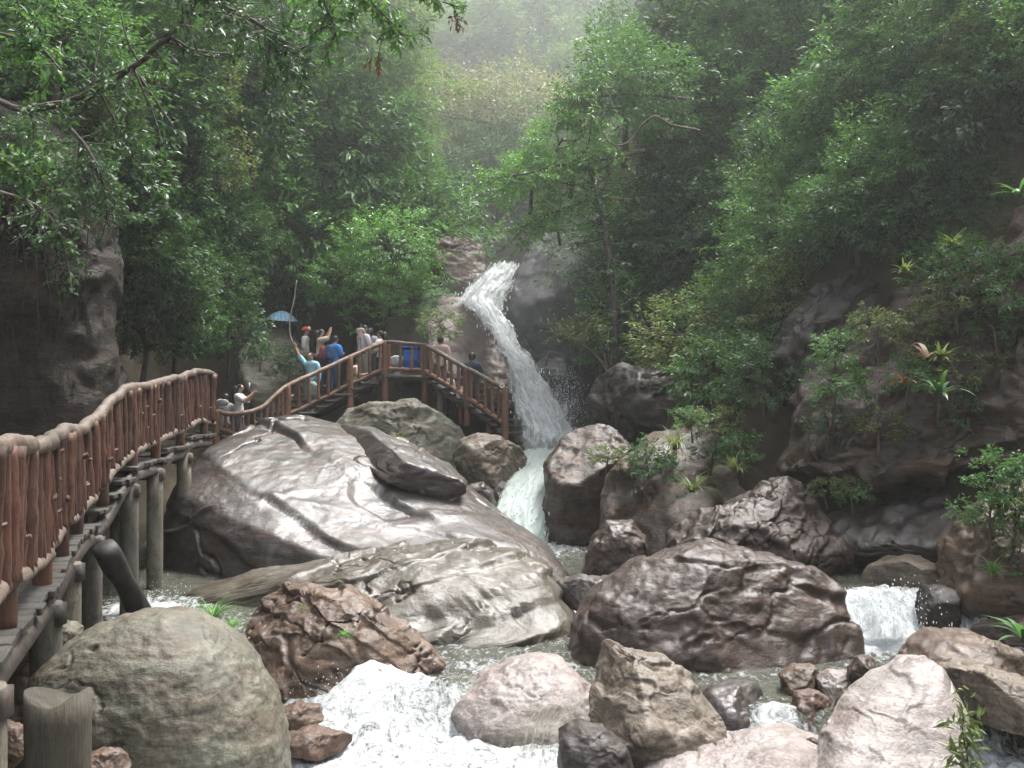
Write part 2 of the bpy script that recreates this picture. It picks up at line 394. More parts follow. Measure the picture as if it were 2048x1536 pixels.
me, *_ = grid_mesh('ravine_ground', xs, ys, terrain, MATS['soil'])
tag(obj('ravine_ground', me), 'dark soil and rock of the steep wooded ravine', None, None, 'structure')

def hit(px, py, d0=12.0, d1=140.0, n=500):
    D = np.linspace(d0, d1, n)
    x = (px - 1024) / F * D; z = (HY - py) / F * D
    t = terrain(x, D)
    k = np.nonzero(t >= z)[0]
    return D[k[0]] if len(k) else None

# ------------------------------------------------------------------ stream water
def bump2(x, y, cx, cy, rx, ry): return np.exp(-((x - cx) / rx) ** 2 - ((y - cy) / ry) ** 2)
def water_z(x, y):
    q = np.stack([x, y, np.zeros_like(x)], -1).reshape(-1, 3)
    lip = 11.25 + 0.25 * np.sin(x * 1.3) - 0.9 * sstep(0.8, 2.2, x)
    z = -3.38 + 0.36 * sstep(lip - 0.45 - 0.75 * sstep(-0.9, -1.5, x), lip + 0.05, y)
    r = sstep(2.6, 3.4, x)
    z = z + r * 0.50 * sstep(13.05, 13.75, y)
    l = sstep(-2.2, -3.0, x)
    z = z + l * 0.27 * sstep(11.6, 13.4, y)
    z = z + sstep(14, 20, y) * 0.25
    fo = foam_glint_f(x, y)
    n = fbm(q * 2.2, 4, 3).reshape(x.shape); n2 = fbm(q * 7, 3, 8).reshape(x.shape)
    n3 = (1 - np.abs(fbm(q * 4.0, 3, 15))).reshape(x.shape)
    z = z + fo * (0.13 * n + 0.03 * n2 + 0.05 * (n3 - 0.6)) + 0.020 * fbm(q * np.array((3, 6, 1)), 4, 4).reshape(x.shape)
    z = z + 0.20 * bump2(x, y, -1.55, 11.05, 0.5, 0.3) + 0.12 * bump2(x, y, -0.9, 10.9, 0.6, 0.3)
    return z
def foam_glint_f(x, y):
    f = 0.60 * sstep(11.45, 10.7, y) * sstep(-2.6, -2.1, x) * sstep(0.75, 0.35, x)
    f = np.maximum(f, 0.95 * bump2(x, y, -1.5, 11.0, 0.75, 0.5))
    f = np.maximum(f, 1.3 * bump2(x, y, 4.7, 13.0, 1.1, 0.5))
    f = np.maximum(f, 0.8 * sstep(12.9, 13.1, y) * sstep(14.2, 13.7, y) * sstep(3.6, 4.0, x))
    f = np.maximum(f, 0.8 * bump2(x, y, 6.0, 13.0, 0.6, 0.4))
    f = np.maximum(f, 0.5 * sstep(12.95, 13.2, y) * sstep(14.0, 13.6, y) * sstep(3.2, 3.8, x))
    f = np.maximum(f, 0.9 * bump2(x, y, 4.5, 9.3, 0.7, 0.8))
    f = np.maximum(f, 0.75 * bump2(x, y, 2.5, 10.1, 0.35, 0.4))
    f = np.maximum(f, 0.6 * bump2(x, y, -4.9, 13.8, 0.9, 0.9))
    f = np.maximum(f, 0.55 * bump2(x, y, -4.0, 12.6, 0.8, 0.6))
    f = np.maximum(f, 0.20 * sstep(11.0, 11.5, y) * sstep(14, 13.3, y))  # no foam here: pale flecks paint the sun sparkle on the pool
    f = np.maximum(f, 0.34 * bump2(x, y, 0.0, 11.9, 1.2, 0.6))
    f = np.maximum(f, 0.8 * bump2(x, y, 0.75, 14.6, 0.3, 0.8))
    f = np.maximum(f, 0.9 * bump2(x, y, 0.3, 20.0, 1.0, 1.2))
    return f
me, X, Y, Z = grid_mesh('stream_water', np.linspace(-6.5, 8.5, 420), np.concatenate([np.linspace(3, 9, 50), np.linspace(9.03, 15, 240), np.linspace(15.1, 22, 50)]), water_z, MATS['water'])
attr_f(me, 'foam', foam_glint_f(X, Y).ravel())  # holds foam and the painted pool sparkle together
tag(obj('stream_water', me), 'rushing stream of dark pools and white foam between the boulders', None, None, 'structure')

def ribbon(name, path, mat, parent, bulge=0.25, nu=40, nv=220, seed=0, amp=0.10, wscale=1.0, push=0.0, uvs=0.8):
    """path: (px, py, D, width_px)"""
    c = np.array([P(a, b, d) for a, b, d, e in path]); wd = np.array([[e / F * d * wscale] for a, b, d, e in path])
    cc = catmull(c, nv); ww = catmull(np.hstack([wd, wd]), nv)[:, 0]
    u = np.linspace(-1, 1, nu)
    side = np.array((1.0, 0.15, 0.0)); side /= np.linalg.norm(side)
    L = np.concatenate([[0], np.cumsum(np.linalg.norm(np.diff(cc, axis=0), axis=1))])
    V = cc[:, None, :] + side[None, None, :] * (u[None, :, None] * ww[:, None, None] * 0.5)
    V[:, :, 1] -= bulge * (1 - u[None, :] ** 2) * np.minimum(1, ww[:, None]) + push
    q = np.stack([np.broadcast_to(u[None, :] * ww[:, None] * 4.0, (nv, nu)), np.broadcast_to(L[:, None] * 1.1, (nv, nu)), np.full((nv, nu), seed * 3.3)], -1).reshape(-1, 3)
    d = fbm(q, 4, seed).reshape(nv, nu)
    V[:, :, 1] -= amp * d; V[:, :, 0] += amp * 0.5 * d * np.abs(u)[None, :]
    V[:, :, 2] += amp * 0.4 * d
    i, j = np.meshgrid(np.arange(nv - 1), np.arange(nu - 1), indexing='ij'); a = i * nu + j
    me = mesh_np(name, V.reshape(-1, 3), np.stack([a, a + 1, a + nu + 1, a + nu], -1).reshape(-1, 4), MATS[mat])
    uv = me.uv_layers.new(name='UVMap')
    li = np.empty(len(me.loops), np.int32); me.loops.foreach_get('vertex_index', li)
    U = np.stack([np.broadcast_to(u[None, :] * ww[:, None] * 0.5, (nv, nu)), np.broadcast_to(L[:, None], (nv, nu))], -1).reshape(-1, 2) * uvs
    uv.data.foreach_set('uv', U[li].ravel().astype(np.float32))
    e = (1 - np.abs(u) ** 2.2)[None, :] * np.clip(np.minimum(np.arange(nv)[:, None] / 8.0, (nv - np.arange(nv))[:, None] / 14.0), 0.25, 1)
    attr_f(me, 'edge', e.ravel())
    return obj(name, me, parent)
UP = [(1014, 528, 31.0, 42), (1000, 548, 30.4, 64), (980, 575, 29.8, 84), (964, 600, 29.2, 80), (980, 630, 28.6, 56), (1006, 672, 27.8, 46), (1034, 722, 27.0, 52), (1064, 790, 26.2, 78), (1090, 850, 25.3, 104), (1098, 905, 24.6, 112)]
LOW = [(1096, 896, 23.6, 110), (1080, 930, 22.4, 96), (1062, 965, 21.2, 100), (1046, 1010, 20.3, 116), (1036, 1060, 19.8, 130), (1030, 1110, 19.6, 140)]
wf = empty('waterfall', P(1060, 1080, 22.5), 'white waterfall plunging down between the grey rocks', None, None); wf['kind'] = 'structure'
wf.location = (0, 0, 0)
ribbon('falling_water', UP, 'fall_core', wf, 0.35, seed=1, wscale=1.05, amp=0.16)
ribbon('spray_veil', UP, 'fall_spray', wf, 0.55, seed=2, amp=0.26, wscale=1.5, push=0.08)
ribbon('falling_water', LOW, 'fall_green', wf, 0.3, seed=3)
ribbon('side_trickle', [(1028, 705, 27.0, 10), (1034, 760, 26.6, 14), (1032, 830, 26.2, 12), (1036, 900, 26, 14)], 'fall_spray', wf, 0.05, nu=8, seed=4, amp=0.04)
def lumps(path, n, r, spread, seed, parent, mat):
    rs = np.random.RandomState(seed); d, f = ico(2)
    c = catmull(np.array([P(a, b, e) for a, b, e, g in path]), 200); ww = np.interp(np.linspace(0, 1, 200), np.linspace(0, 1, len(path)), [g / F * e for a, b, e, g in path])
    VV, TT, o = [], [], 0
    for k in range(n):
        i = rs.randint(0, 200); u = np.clip(rs.normal() * 0.30, -0.75, 0.75)
        p = c[i] + np.array((u * ww[i] * spread, -0.30 * (1 - u * u) * min(1, ww[i]) - abs(rs.normal()) * 0.10, rs.normal() * 0.05))
        s_ = r * rs.uniform(0.35, 1.2); v = d * s_ * np.array((0.8, 0.8, rs.uniform(1.0, 3.2))); v = v * (1 + 0.5 * pnoise(d * 1.8 + k * 1.37, 5))[:, None]
        VV.append(v + p); TT.append(f + o); o += len(d)
    return obj('white_foam', mesh_np('white_foam', np.vstack(VV), np.vstack(TT), MATS[mat]), parent)
fo_ = NT('foam_white'); fo_.b.inputs['Base Color'].default_value = (0.9, 0.92, 0.92, 1); fo_.b.inputs['Roughness'].default_value = 0.7
_tl = fo_.new('ShaderNodeBsdfTranslucent'); _tl.inputs['Color'].default_value = (0.9, 0.92, 0.92, 1); _mx = fo_.new('ShaderNodeMixShader'); _mx.inputs[0].default_value = 0.5
fo_.link(fo_.b.outputs[0], _mx.inputs[1]); fo_.link(_tl.outputs[0], _mx.inputs[2]); fo_.link(_mx.outputs[0], fo_.out.inputs['Surface']); MATS['foam_white'] = fo_.m
lumps(UP, 1300, 0.019, 0.95, 3, wf, 'foam_white')['kind'] = 'stuff'
lumps(LOW, 250, 0.014, 0.85, 4, wf, 'foam_white')['kind'] = 'stuff'
rc = empty('right_cascade', (0, 0, 0), 'low white cascade tumbling over a ledge beside the dark boulder'); rc['kind'] = 'structure'
rc.name = 'cascade'
lumps([(1715, 1180, 13.75, 100), (1740, 1205, 13.4, 150), (1765, 1245, 13.0, 210), (1775, 1275, 12.8, 250)], 120, 0.009, 1.25, 5, rc, 'foam_white')['kind'] = 'stuff'
ribbon('falling_water', [(1745, 1172, 13.9, 110), (1765, 1190, 13.6, 140), (1775, 1225, 13.25, 150), (1780, 1275, 13.0, 175)], 'fall_spray', rc, 0.25, seed=7, amp=0.2, uvs=2.2)
ribbon('falling_water', [(1720, 1172, 13.9, 90), (1735, 1190, 13.6, 120), (1750, 1225, 13.25, 150), (1760, 1275, 13.0, 190)], 'fall_spray', rc, 0.2, seed=17, amp=0.25, uvs=3.0)
ribbon('falling_water', [(1940, 1185, 13.6, 40), (1958, 1205, 13.4, 60), (1970, 1250, 13.1, 80)], 'fall_spray', rc, 0.15, seed=8, amp=0.08, uvs=3)
sc = empty('stream_lip', (0, 0, 0), 'clear water sliding over the stone lip of the pool'); sc['kind'] = 'structure'
ribbon('water_sheet', [(925, 1345, 11.45, 120), (905, 1375, 11.15, 110), (890, 1410, 10.95, 110), (880, 1455, 10.8, 130)], 'fall_sheet', sc, 0.1, seed=9, amp=0.06, uvs=2)
ribbon('water_sheet', [(1115, 1375, 11.0, 150), (1095, 1410, 10.6, 190), (1080, 1450, 10.35, 210), (1070, 1490, 10.25, 220)], 'fall_sheet', sc, 0.2, seed=10, amp=0.06, uvs=2)
ribbon('water_sheet', [(1565, 1385, 10.9, 50), (1560, 1410, 10.6, 60), (1555, 1450, 10.5, 70)], 'fall_spray', sc, 0.1, seed=11, amp=0.05)
ribbon('water_sheet', [(1118, 1205, 14.4, 16), (1135, 1230, 14.0, 20), (1150, 1255, 13.7, 22)], 'fall_core', sc, 0.05, nu=10, seed=12, amp=0.03)

# ------------------------------------------------------------------ rocks
def unit_(a): return a / (np.linalg.norm(a, axis=1)[:, None] + 1e-9)
def vnormals(V, Fc):
    n = np.cross(V[Fc[:, 1]] - V[Fc[:, 0]], V[Fc[:, 2]] - V[Fc[:, 0]])
    o = np.zeros_like(V)
    for k in range(3):
        for c in range(3): o[:, c] += np.bincount(Fc[:, k], n[:, c], len(V))
    return o / (np.linalg.norm(o, axis=1)[:, None] + 1e-12)
def rock(name, label, outline, D, T, mat, seed=0, sub=6, box=0.8, amp=0.03, freq=1.0, crack=0.0, cfreq=1.0, strata=None, slope=0.0, cuts=0, cat='boulder', soft=5, center=None, group=None, kind=None, tpow=None, push=None, facet=0.6, fine=0.016):
    pts = np.array([p[:2] for p in outline], float)
    if center is None:
        a = pts; b = np.roll(pts, -1, 0); cr = a[:, 0] * b[:, 1] - b[:, 0] * a[:, 1]
        cx = ((a[:, 0] + b[:, 0]) * cr).sum() / (3 * cr.sum()); cyy = ((a[:, 1] + b[:, 1]) * cr).sum() / (3 * cr.sum())
    else: cx, cyy = center
    W = []
    for k, p in enumerate(outline):
        d = p[2] if len(p) > 2 else D + slope * (cyy - p[1]) / F * D
        W.append(P(p[0], p[1], d))
    W = np.array(W); C = P(cx, cyy, D)
    # densify the outline and tabulate by angle
    nx = np.roll(W, -1, 0)
    dense = np.concatenate([W[k] + (nx[k] - W[k]) * np.linspace(0, 1, 40, endpoint=False)[:, None] for k in range(len(W))])
    rel = dense - C
    th = np.arctan2(rel[:, 2], rel[:, 0]); o = np.argsort(th); th = th[o]; rel = rel[o]
    G = np.linspace(-math.pi, math.pi, 721)[:-1]
    tab = np.stack([np.interp(G, th, rel[:, c], period=2 * math.pi) for c in range(3)], -1)
    if soft:
        k = np.hanning(2 * soft + 3)[1:-1]; k /= k.sum()
        pad = np.vstack([tab[-soft:], tab, tab[:soft]])
        tab = np.stack([np.convolve(pad[:, c], k, 'valid') for c in range(3)], -1)
    d, Fc = ico(sub)
    t = np.arctan2(d[:, 2], d[:, 0]); s = np.sqrt(d[:, 0] ** 2 + d[:, 2] ** 2)
    ti = (t + math.pi) / (2 * math.pi) * 720; i0 = np.floor(ti).astype(int) % 720; fr = (ti - np.floor(ti))[:, None]
    R = tab[i0] * (1 - fr) + tab[(i0 + 1) % 720] * fr
    V = R * (s ** box)[:, None]
    V[:, 1] += np.sign(d[:, 1]) * np.abs(d[:, 1]) ** (tpow or box) * T
    S = math.sqrt(np.ptp(W[:, 0]) * np.ptp(W[:, 2]))
    r2 = np.random.RandomState(seed + 100)
    for k in range(cuts):
        n = np.array((r2.uniform(-0.9, 0.9), -r2.uniform(0.35, 1.0), r2.uniform(-0.5, 0.9))); n /= np.linalg.norm(n)
        h = V @ n; off = np.percentile(h, r2.uniform(78, 93))
        V -= np.outer(np.maximum(0, h - off) * 0.94, n)
    N = vnormals(V, Fc)
    q = V / S * 2.2 * freq
    wq = q + 0.35 * np.stack([fbm(q * 0.8, 2, seed + 41), fbm(q * 0.8, 2, seed + 43), fbm(q * 0.8, 2, seed + 47)], -1)
    dsp = amp * S * (fbm(wq, 5, seed, 0.43) + 0.35 * (1 - 2 * np.abs(fbm(wq * 1.3, 3, seed + 5))))
    if strata:
        nv, period, a = strata[:3]; sw_ = strata[3] if len(strata) > 3 else 0.55; nv = np.array(nv, float); nv /= np.linalg.norm(nv)
        h = (V @ nv) / period + sw_ * fbm(q * 0.7, 3, seed + 9) + 0.05 * fbm(q * 4, 3, seed + 10)
        fr = h - np.floor(h)
        mod = sstep(-0.15, 0.35, fbm(q * 1.1, 2, seed + 13))
        dsp = dsp + a * (sstep(0.0, 0.10, fr) * (1 - 0.85 * np.clip((fr - 0.10) / 0.90, 0, 1)) - 0.5) * (0.25 + 0.75 * mod)
    if crack:
        qc = wq * 0.75 * cfreq * np.array((1.0, 1.0, 1.6))
        for e in range(2):
            n = np.abs(pnoise(qc + 0.25 * np.stack([fbm(q * 3, 2, seed + 3 + e)] * 3, -1), seed + 21 + e * 7))
            wdt = 0.030
            msk = sstep(-0.1, 0.25, pnoise(q * 0.9, seed + 31 + e))
            dsp = dsp - crack * np.clip(1 - n / wdt, 0, 1) ** 0.7 * msk
    if facet:
        nS = 34
        sd_ = V[r2.randint(0, len(V), nS)]; an = np.array((1.0, 1.0, 1.7)); wv = V + 0.05 * S * np.stack([fbm(q * 2, 2, seed + 51), fbm(q * 2, 2, seed + 53), fbm(q * 2, 2, seed + 57)], -1)
        dist = np.stack([np.linalg.norm((wv - x) * an, axis=1) for x in sd_], 1)
        o2 = np.argpartition(dist, 1, axis=1)[:, :2]; d2 = np.take_along_axis(dist, o2, 1); sw = d2[:, 0] > d2[:, 1]
        i1 = np.where(sw, o2[:, 1], o2[:, 0]); gap = np.abs(d2[:, 0] - d2[:, 1])
        tn = unit_(r2.normal(size=(nS, 3))); lv_ = r2.uniform(-1, 1, nS)
        pl = np.einsum('ij,ij->i', V - sd_[i1], tn[i1]) * 0.16 + lv_[i1] * 0.02 * S
        dsp = dsp + facet * np.clip(pl, -0.06 * S, 0.06 * S) * sstep(0.0, 0.05 * S, gap)
    dsp = dsp + fine * fbm(V * 5.5, 5, seed + 2, 0.55)
    V = V + N * dsp[:, None]
    me = mesh_np(name, V, Fc, MATS[mat])
    o = obj(name, me, None, C)
    tag(o, label, cat, group, kind)
    return o

# --- the big wet slab behind and what lies on it
rock('slab_boulder', 'huge wet grey slab sloping down from the boardwalk to the stream',
     [(318, 1185, 17.6), (328, 1050, 17.8), (366, 960, 18.0), (430, 890, 18.8), (500, 848, 19.8), (600, 830, 20.4), (690, 850, 20.2), (800, 895, 19.8), (900, 945, 19.2), (985, 1010, 18.4), (1060, 1065, 17.4), (1110, 1105, 16.6), (1150, 1165, 16.0), (1000, 1235, 16.0), (700, 1250, 16.6), (450, 1240, 17.2)],
     17.0, 1.55, 'rock_slab', 3, 8, 0.70, 0.011, 0.8, 0.10, 0.9, ((0.50, 0.22, 0.84), 1.05, 0.12, 0.35), facet=0.3, fine=0.0075, cat='rock slab', center=(690, 1085), soft=4)
rock('cap_rock', 'long dark-sided rock lying on top of the huge slab',
     [(632, 866, 19.2), (668, 846, 19.8), (740, 856, 19.6), (830, 893, 19.0), (900, 930, 18.4), (932, 962, 17.8), (934, 995, 17.2), (905, 1022, 16.9), (860, 1008, 17.0), (800, 975, 17.3), (730, 925, 18.0)],
     17.6, 0.66, 'rock_slab', 5, 6, 0.62, 0.02, 1.0, 0.03, 1.0, ((0.3, 0.1, 0.95), 0.45, 0.05), cat='rock slab', soft=3, cuts=2, fine=0.005, facet=0.3)
rock('lens_slab', 'low lens-shaped striped slab at the far edge of the pool',
     [(325, 1197, 15.2), (420, 1165, 15.0), (560, 1135, 14.8), (690, 1112, 14.8), (830, 1092, 14.9), (930, 1088, 14.9), (1030, 1103, 14.8), (1090, 1140, 14.5), (1125, 1200, 14.2), (1155, 1252, 13.9), (1120, 1285, 13.6), (900, 1300, 13.4), (700, 1300, 13.4), (480, 1260, 13.9)],
     14.3, 0.95, 'rock_lens', 8, 7, 0.66, 0.018, 1.1, 0.09, 1.2, ((-0.33, 0.2, 0.92), 0.36, 0.12, 0.28), facet=0.35, fine=0.009, cat='rock slab', soft=4, center=(800, 1200))
# --- mid and near boulders
rock('round_boulder', 'big smooth grey-green rounded boulder beside the boardwalk posts',
     [(85, 1330), (130, 1285), (200, 1248), (290, 1222), (370, 1226), (440, 1258), (500, 1312), (545, 1385), (572, 1460), (578, 1560), (560, 1660), (400, 1720), (200, 1720), (100, 1660), (70, 1500)],
     8.0, 0.8, 'rock_grey_green', 11, 7, 0.85, 0.012, 1.0, 0.035, 0.8, soft=10, facet=0.2)
rock('low_boulder', 'dark reddish boulder half hidden behind the rounded boulder',
     [(-60, 1360), (20, 1312), (90, 1300), (170, 1310), (240, 1400), (240, 1600), (0, 1700), (-100, 1600)], 8.9, 0.7, 'rock_brown', 12, 6, 0.85, 0.02, soft=8)
rock('cracked_rock', 'cracked orange-brown angular rock at the head of the foam',
     [(452, 1225), (478, 1183), (520, 1170), (575, 1176), (640, 1190), (690, 1185), (740, 1205), (800, 1250), (862, 1300), (880, 1345), (872, 1385), (820, 1420), (700, 1450), (560, 1430), (480, 1330), (455, 1270)],
     11.5, 0.75, 'rock_orange', 15, 7, 0.62, 0.03, 1.2, 0.11, 1.5, ((0.55, 0.2, 0.8), 0.30, 0.09), cuts=5, soft=2, slope=0.3)
rock('dark_boulder', 'massive dark brown boulder standing in the middle of the stream',
     [(1146, 1320), (1152, 1250), (1180, 1195), (1235, 1150), (1300, 1115), (1365, 1088), (1420, 1082), (1480, 1098), (1560, 1116), (1630, 1138), (1662, 1165), (1680, 1215), (1694, 1280), (1700, 1335), (1680, 1385), (1500, 1420), (1300, 1420), (1180, 1390)],
     12.7, 1.05, 'rock_brown', 20, 7, 0.74, 0.026, 1.3, 0.05, 0.8, cuts=1, soft=4, slope=0.25)
rock('folded_boulder', 'brown folded boulder with a ridged crest behind the massive dark boulder',
     [(1335, 1125), (1345, 1075), (1400, 1035), (1460, 1008), (1530, 978), (1585, 958), (1615, 968), (1640, 1005), (1662, 1060), (1682, 1120), (1695, 1190), (1600, 1250), (1400, 1250), (1340, 1200)],
     15.4, 0.9, 'rock_brown', 23, 7, 0.68, 0.04, 1.5, 0.07, 1.2, ((-0.75, -0.1, 0.65), 0.45, 0.10), cuts=4, soft=2, slope=0.3)
rock('pointed_rock', 'tan pointed rock with a dark shaded flank beside the foam',
     [(1186, 1450), (1184, 1380), (1190, 1320), (1203, 1290), (1222, 1288), (1260, 1308), (1330, 1322), (1380, 1352), (1412, 1400), (1440, 1440), (1452, 1475), (1440, 1505), (1380, 1530), (1300, 1560), (1220, 1530), (1195, 1490)],
     9.8, 0.5, 'rock_tan', 27, 7, 0.6, 0.022, 1.2, 0.02, 1.0, cuts=5, soft=1, slope=0.35)
rock('wet_stone', 'pale wet humped stone in the pool just above the foam',
     [(905, 1420), (925, 1385), (960, 1352), (1010, 1325), (1060, 1312), (1110, 1316), (1150, 1340), (1185, 1375), (1200, 1440), (1150, 1500), (1000, 1490), (920, 1470)],
     10.95, 0.55, 'rock_pink', 31, 6, 0.75, 0.022, 1.2, 0.03, cat='stone', soft=4, slope=0.6)
rock('dark_stone', 'dark grey rounded stone at the foot of the pointed rock',
     [(1112, 1500), (1125, 1465), (1160, 1448), (1205, 1455), (1250, 1490), (1275, 1540), (1250, 1600), (1150, 1600), (1118, 1550)], 9.3, 0.32, 'rock_dark', 33, 6, 0.8, 0.03, cat='stone', soft=4)
rock('flat_slab', 'flat pale slab lying low beneath the pointed rock',
     [(1290, 1545), (1340, 1520), (1420, 1492), (1510, 1472), (1590, 1462), (1650, 1480), (1660, 1530), (1600, 1600), (1400, 1640), (1280, 1620)], 9.2, 0.5, 'rock_pink', 35, 6, 0.7, 0.02, 1.2, 0.03, 1.2, cat='rock slab', soft=3, slope=0.8)
rock('pink_slab', 'large pale pinkish tilted slab in the near corner',
     [(1640, 1530), (1655, 1470), (1700, 1400), (1760, 1352), (1815, 1320), (1865, 1322), (1895, 1365), (1915, 1410), (1925, 1460), (1905, 1520), (1870, 1600), (1780, 1680), (1640, 1680), (1620, 1600)],
     9.0, 0.42, 'rock_pink', 38, 7, 0.55, 0.010, 1.2, 0.035, 1.0, ((0.5, -0.3, 0.8), 0.4, 0.03), cat='rock slab', cuts=1, soft=2, slope=0.9, facet=0.35, fine=0.008)
rock('banded_rock', 'tan banded rock with a dark underside behind the pinkish slab',
     [(1870, 1370), (1890, 1335), (1930, 1325), (1990, 1340), (2060, 1365), (2140, 1400), (2150, 1450), (2050, 1462), (1960, 1440), (1900, 1410)], 9.9, 0.5, 'rock_tan', 39, 6, 0.65, 0.025, 1.3, 0.03, 1.5, ((0.2, 0, 1), 0.22, 0.05), cuts=2, soft=2, slope=0.4)
rock('broad_boulder', 'broad reddish-grey boulder with an orange broken edge by the still pool',
     [(1812, 1330), (1830, 1285), (1870, 1266), (1950, 1268), (2020, 1295), (2090, 1340), (2130, 1420), (2000, 1450), (1880, 1420)], 11.2, 0.7, 'rock_orange', 41, 6, 0.7, 0.03, 1.2, 0.04, cuts=3, soft=3, slope=0.4)
for k, (lab, ol, D, T, m) in enumerate([
    ('small orange stone with a trickle running past it', [(1560, 1350), (1590, 1330), (1625, 1328), (1640, 1350), (1635, 1400), (1600, 1420), (1570, 1395)], 10.9, 0.22, 'rock_orange'),
    ('angular rusty stone wedged under the orange stone', [(1588, 1440), (1592, 1385), (1625, 1380), (1660, 1400), (1675, 1440), (1650, 1480), (1600, 1475)], 10.3, 0.22, 'rock_rust'),
    ('mottled pink-brown stone among the cluster of small stones', [(1635, 1360), (1660, 1342), (1700, 1345), (1712, 1375), (1690, 1410), (1650, 1405)], 10.7, 0.2, 'rock_pink'),
    ('dark blocky stone beside the still pool', [(1698, 1340), (1715, 1315), (1745, 1315), (1765, 1345), (1750, 1385), (1710, 1385)], 10.6, 0.2, 'rock_brown'),
    ('narrow leaning stone against the edge of the pinkish slab', [(1668, 1430), (1690, 1385), (1720, 1375), (1722, 1410), (1690, 1450)], 10.0, 0.16, 'rock_rust'),
    ('grey wet stone below the massive dark boulder', [(1392, 1420), (1420, 1380), (1470, 1368), (1525, 1375), (1552, 1410), (1540, 1460), (1470, 1490), (1400, 1470)], 10.5, 0.4, 'rock_slab'),
    ('thin dark flake of stone lying in the shallow foam', [(1600, 1490), (1625, 1480), (1660, 1490), (1680, 1505), (1640, 1512)], 9.3, 0.1, 'rock_dark'),
    ('small reddish stone awash at the edge of the foam', [(575, 1470), (610, 1455), (660, 1462), (710, 1480), (715, 1500), (650, 1512), (580, 1505)], 9.9, 0.25, 'rock_rust'),
    ('low brown stone behind the foam beside the rounded boulder', [(555, 1425), (590, 1408), (640, 1412), (650, 1450), (590, 1465)], 10.5, 0.22, 'rock_rust'),
    ('small orange stone in the bottom corner behind the stub', [(-30, 1470), (10, 1440), (45, 1455), (60, 1500), (20, 1540), (-30, 1530)], 6.6, 0.12, 'rock_orange'),
    ('small orange stone lying at the foot of the rounded boulder', [(160, 1520), (190, 1502), (235, 1503), (260, 1530), (240, 1570), (170, 1570)], 6.6, 0.12, 'rock_orange'),
    ('mossy small stone under the boardwalk', [(85, 1300), (100, 1255), (135, 1238), (160, 1255), (165, 1300), (120, 1330)], 9.6, 0.2, 'rock_grey_green'),
    ('flat wet stone between the lens slab and the massive boulder', [(1108, 1165), (1160, 1152), (1220, 1158), (1260, 1175), (1240, 1225), (1160, 1225), (1118, 1200)], 14.3, 0.4, 'rock_slab'),
    ('flat brown stone at the top of the white cascade', [(1722, 1175), (1745, 1135), (1790, 1115), (1850, 1118), (1905, 1140), (1920, 1175), (1830, 1190)], 14.4, 0.5, 'rock_tan'),
    ('dark square stone splitting the white cascade', [(1838, 1200), (1850, 1172), (1890, 1168), (1922, 1190), (1926, 1250), (1880, 1262), (1845, 1250)], 13.3, 0.3, 'rock_dark'),
    ('dark flat stone at the water edge beneath the near leaves', [(1945, 1262), (1985, 1245), (2050, 1236), (2090, 1250), (2080, 1290), (1980, 1285)], 12.4, 0.3, 'rock_brown'),
    ]):
    rock('stone', lab, ol, D, T, m, 60 + k, 5, 0.68, 0.035, 1.2, 0.015, cat='stone', cuts=3, soft=2, slope=0.3)

# --- banks, cliffs and the rocks round the fall
rock('bank_cliff', 'reddish wet rock face rising beside the green-stained wall',
     [(1142, 1150, 16.6), (1165, 1060, 17.0), (1200, 985, 17.6), (1250, 920, 18.3), (1320, 870, 19), (1420, 850, 19.5), (1520, 880, 19.4), (1600, 960, 18.6), (1660, 1080, 17.4), (1640, 1180, 16.4), (1400, 1230, 16), (1200, 1200, 16.2)],
     17.8, 1.0, 'rock_cliff', 45, 6, 0.7, 0.035, 1.7, 0.10, 1.2, ((-0.8, 0.1, 0.6), 0.55, 0.16), cat='cliff', cuts=3, soft=2)
rock('red_hump', 'smooth reddish hump at the foot of the wet rock face',
     [(1165, 1150), (1180, 1085), (1215, 1045), (1262, 1040), (1290, 1070), (1290, 1140), (1240, 1180)], 16.0, 0.5, 'rock_brown', 46, 6, 0.75, 0.03, soft=4)
rock('bank_cliff', 'dark leaning cliff with an undercut shadow on the far bank',
     [(1560, 940, 16.6), (1590, 830, 17.0), (1640, 740, 17.4), (1760, 640, 17.4), (1900, 540, 17.0), (2040, 440, 16.5), (2200, 400, 16), (2230, 700, 14.5), (2150, 900, 14.6), (1980, 930, 15.4), (1800, 950, 16.0), (1680, 990, 16.4)],
     16.6, 1.0, 'rock_cliff', 49, 7, 0.68, 0.05, 1.8, 0.12, 1.4, ((-0.62, 0.15, 0.77), 0.5, 0.30), facet=1.0, cat='cliff', cuts=3, soft=2)
rock('bank_rock', 'dark blue-grey wet outcrop jutting from the shrubs above the undercut cliff',
     [(1540, 720), (1580, 640), (1650, 575), (1740, 530), (1820, 520), (1800, 600), (1720, 680), (1640, 760), (1570, 800)], 18.2, 0.8, 'rock_dark', 51, 6, 0.68, 0.04, 1.8, 0.08, 1.4, ((-0.62, 0.15, 0.77), 0.4, 0.15), cat='rock', cuts=3, soft=2)
rock('bank_ledge', 'blue-grey wet ledges below the undercut cliff',
     [(1640, 1160, 15.0), (1660, 1060, 15.8), (1720, 1000, 16.4), (1850, 960, 16.6), (2000, 900, 16.2), (2150, 900, 15), (2150, 1100, 14.4), (1950, 1150, 14.6), (1800, 1185, 14.6)],
     15.6, 0.8, 'rock_slab', 52, 6, 0.7, 0.04, 2.0, 0.08, 1.6, ((-0.65, 0.1, 0.75), 0.32, 0.12), cat='rock ledge', cuts=3, soft=2)
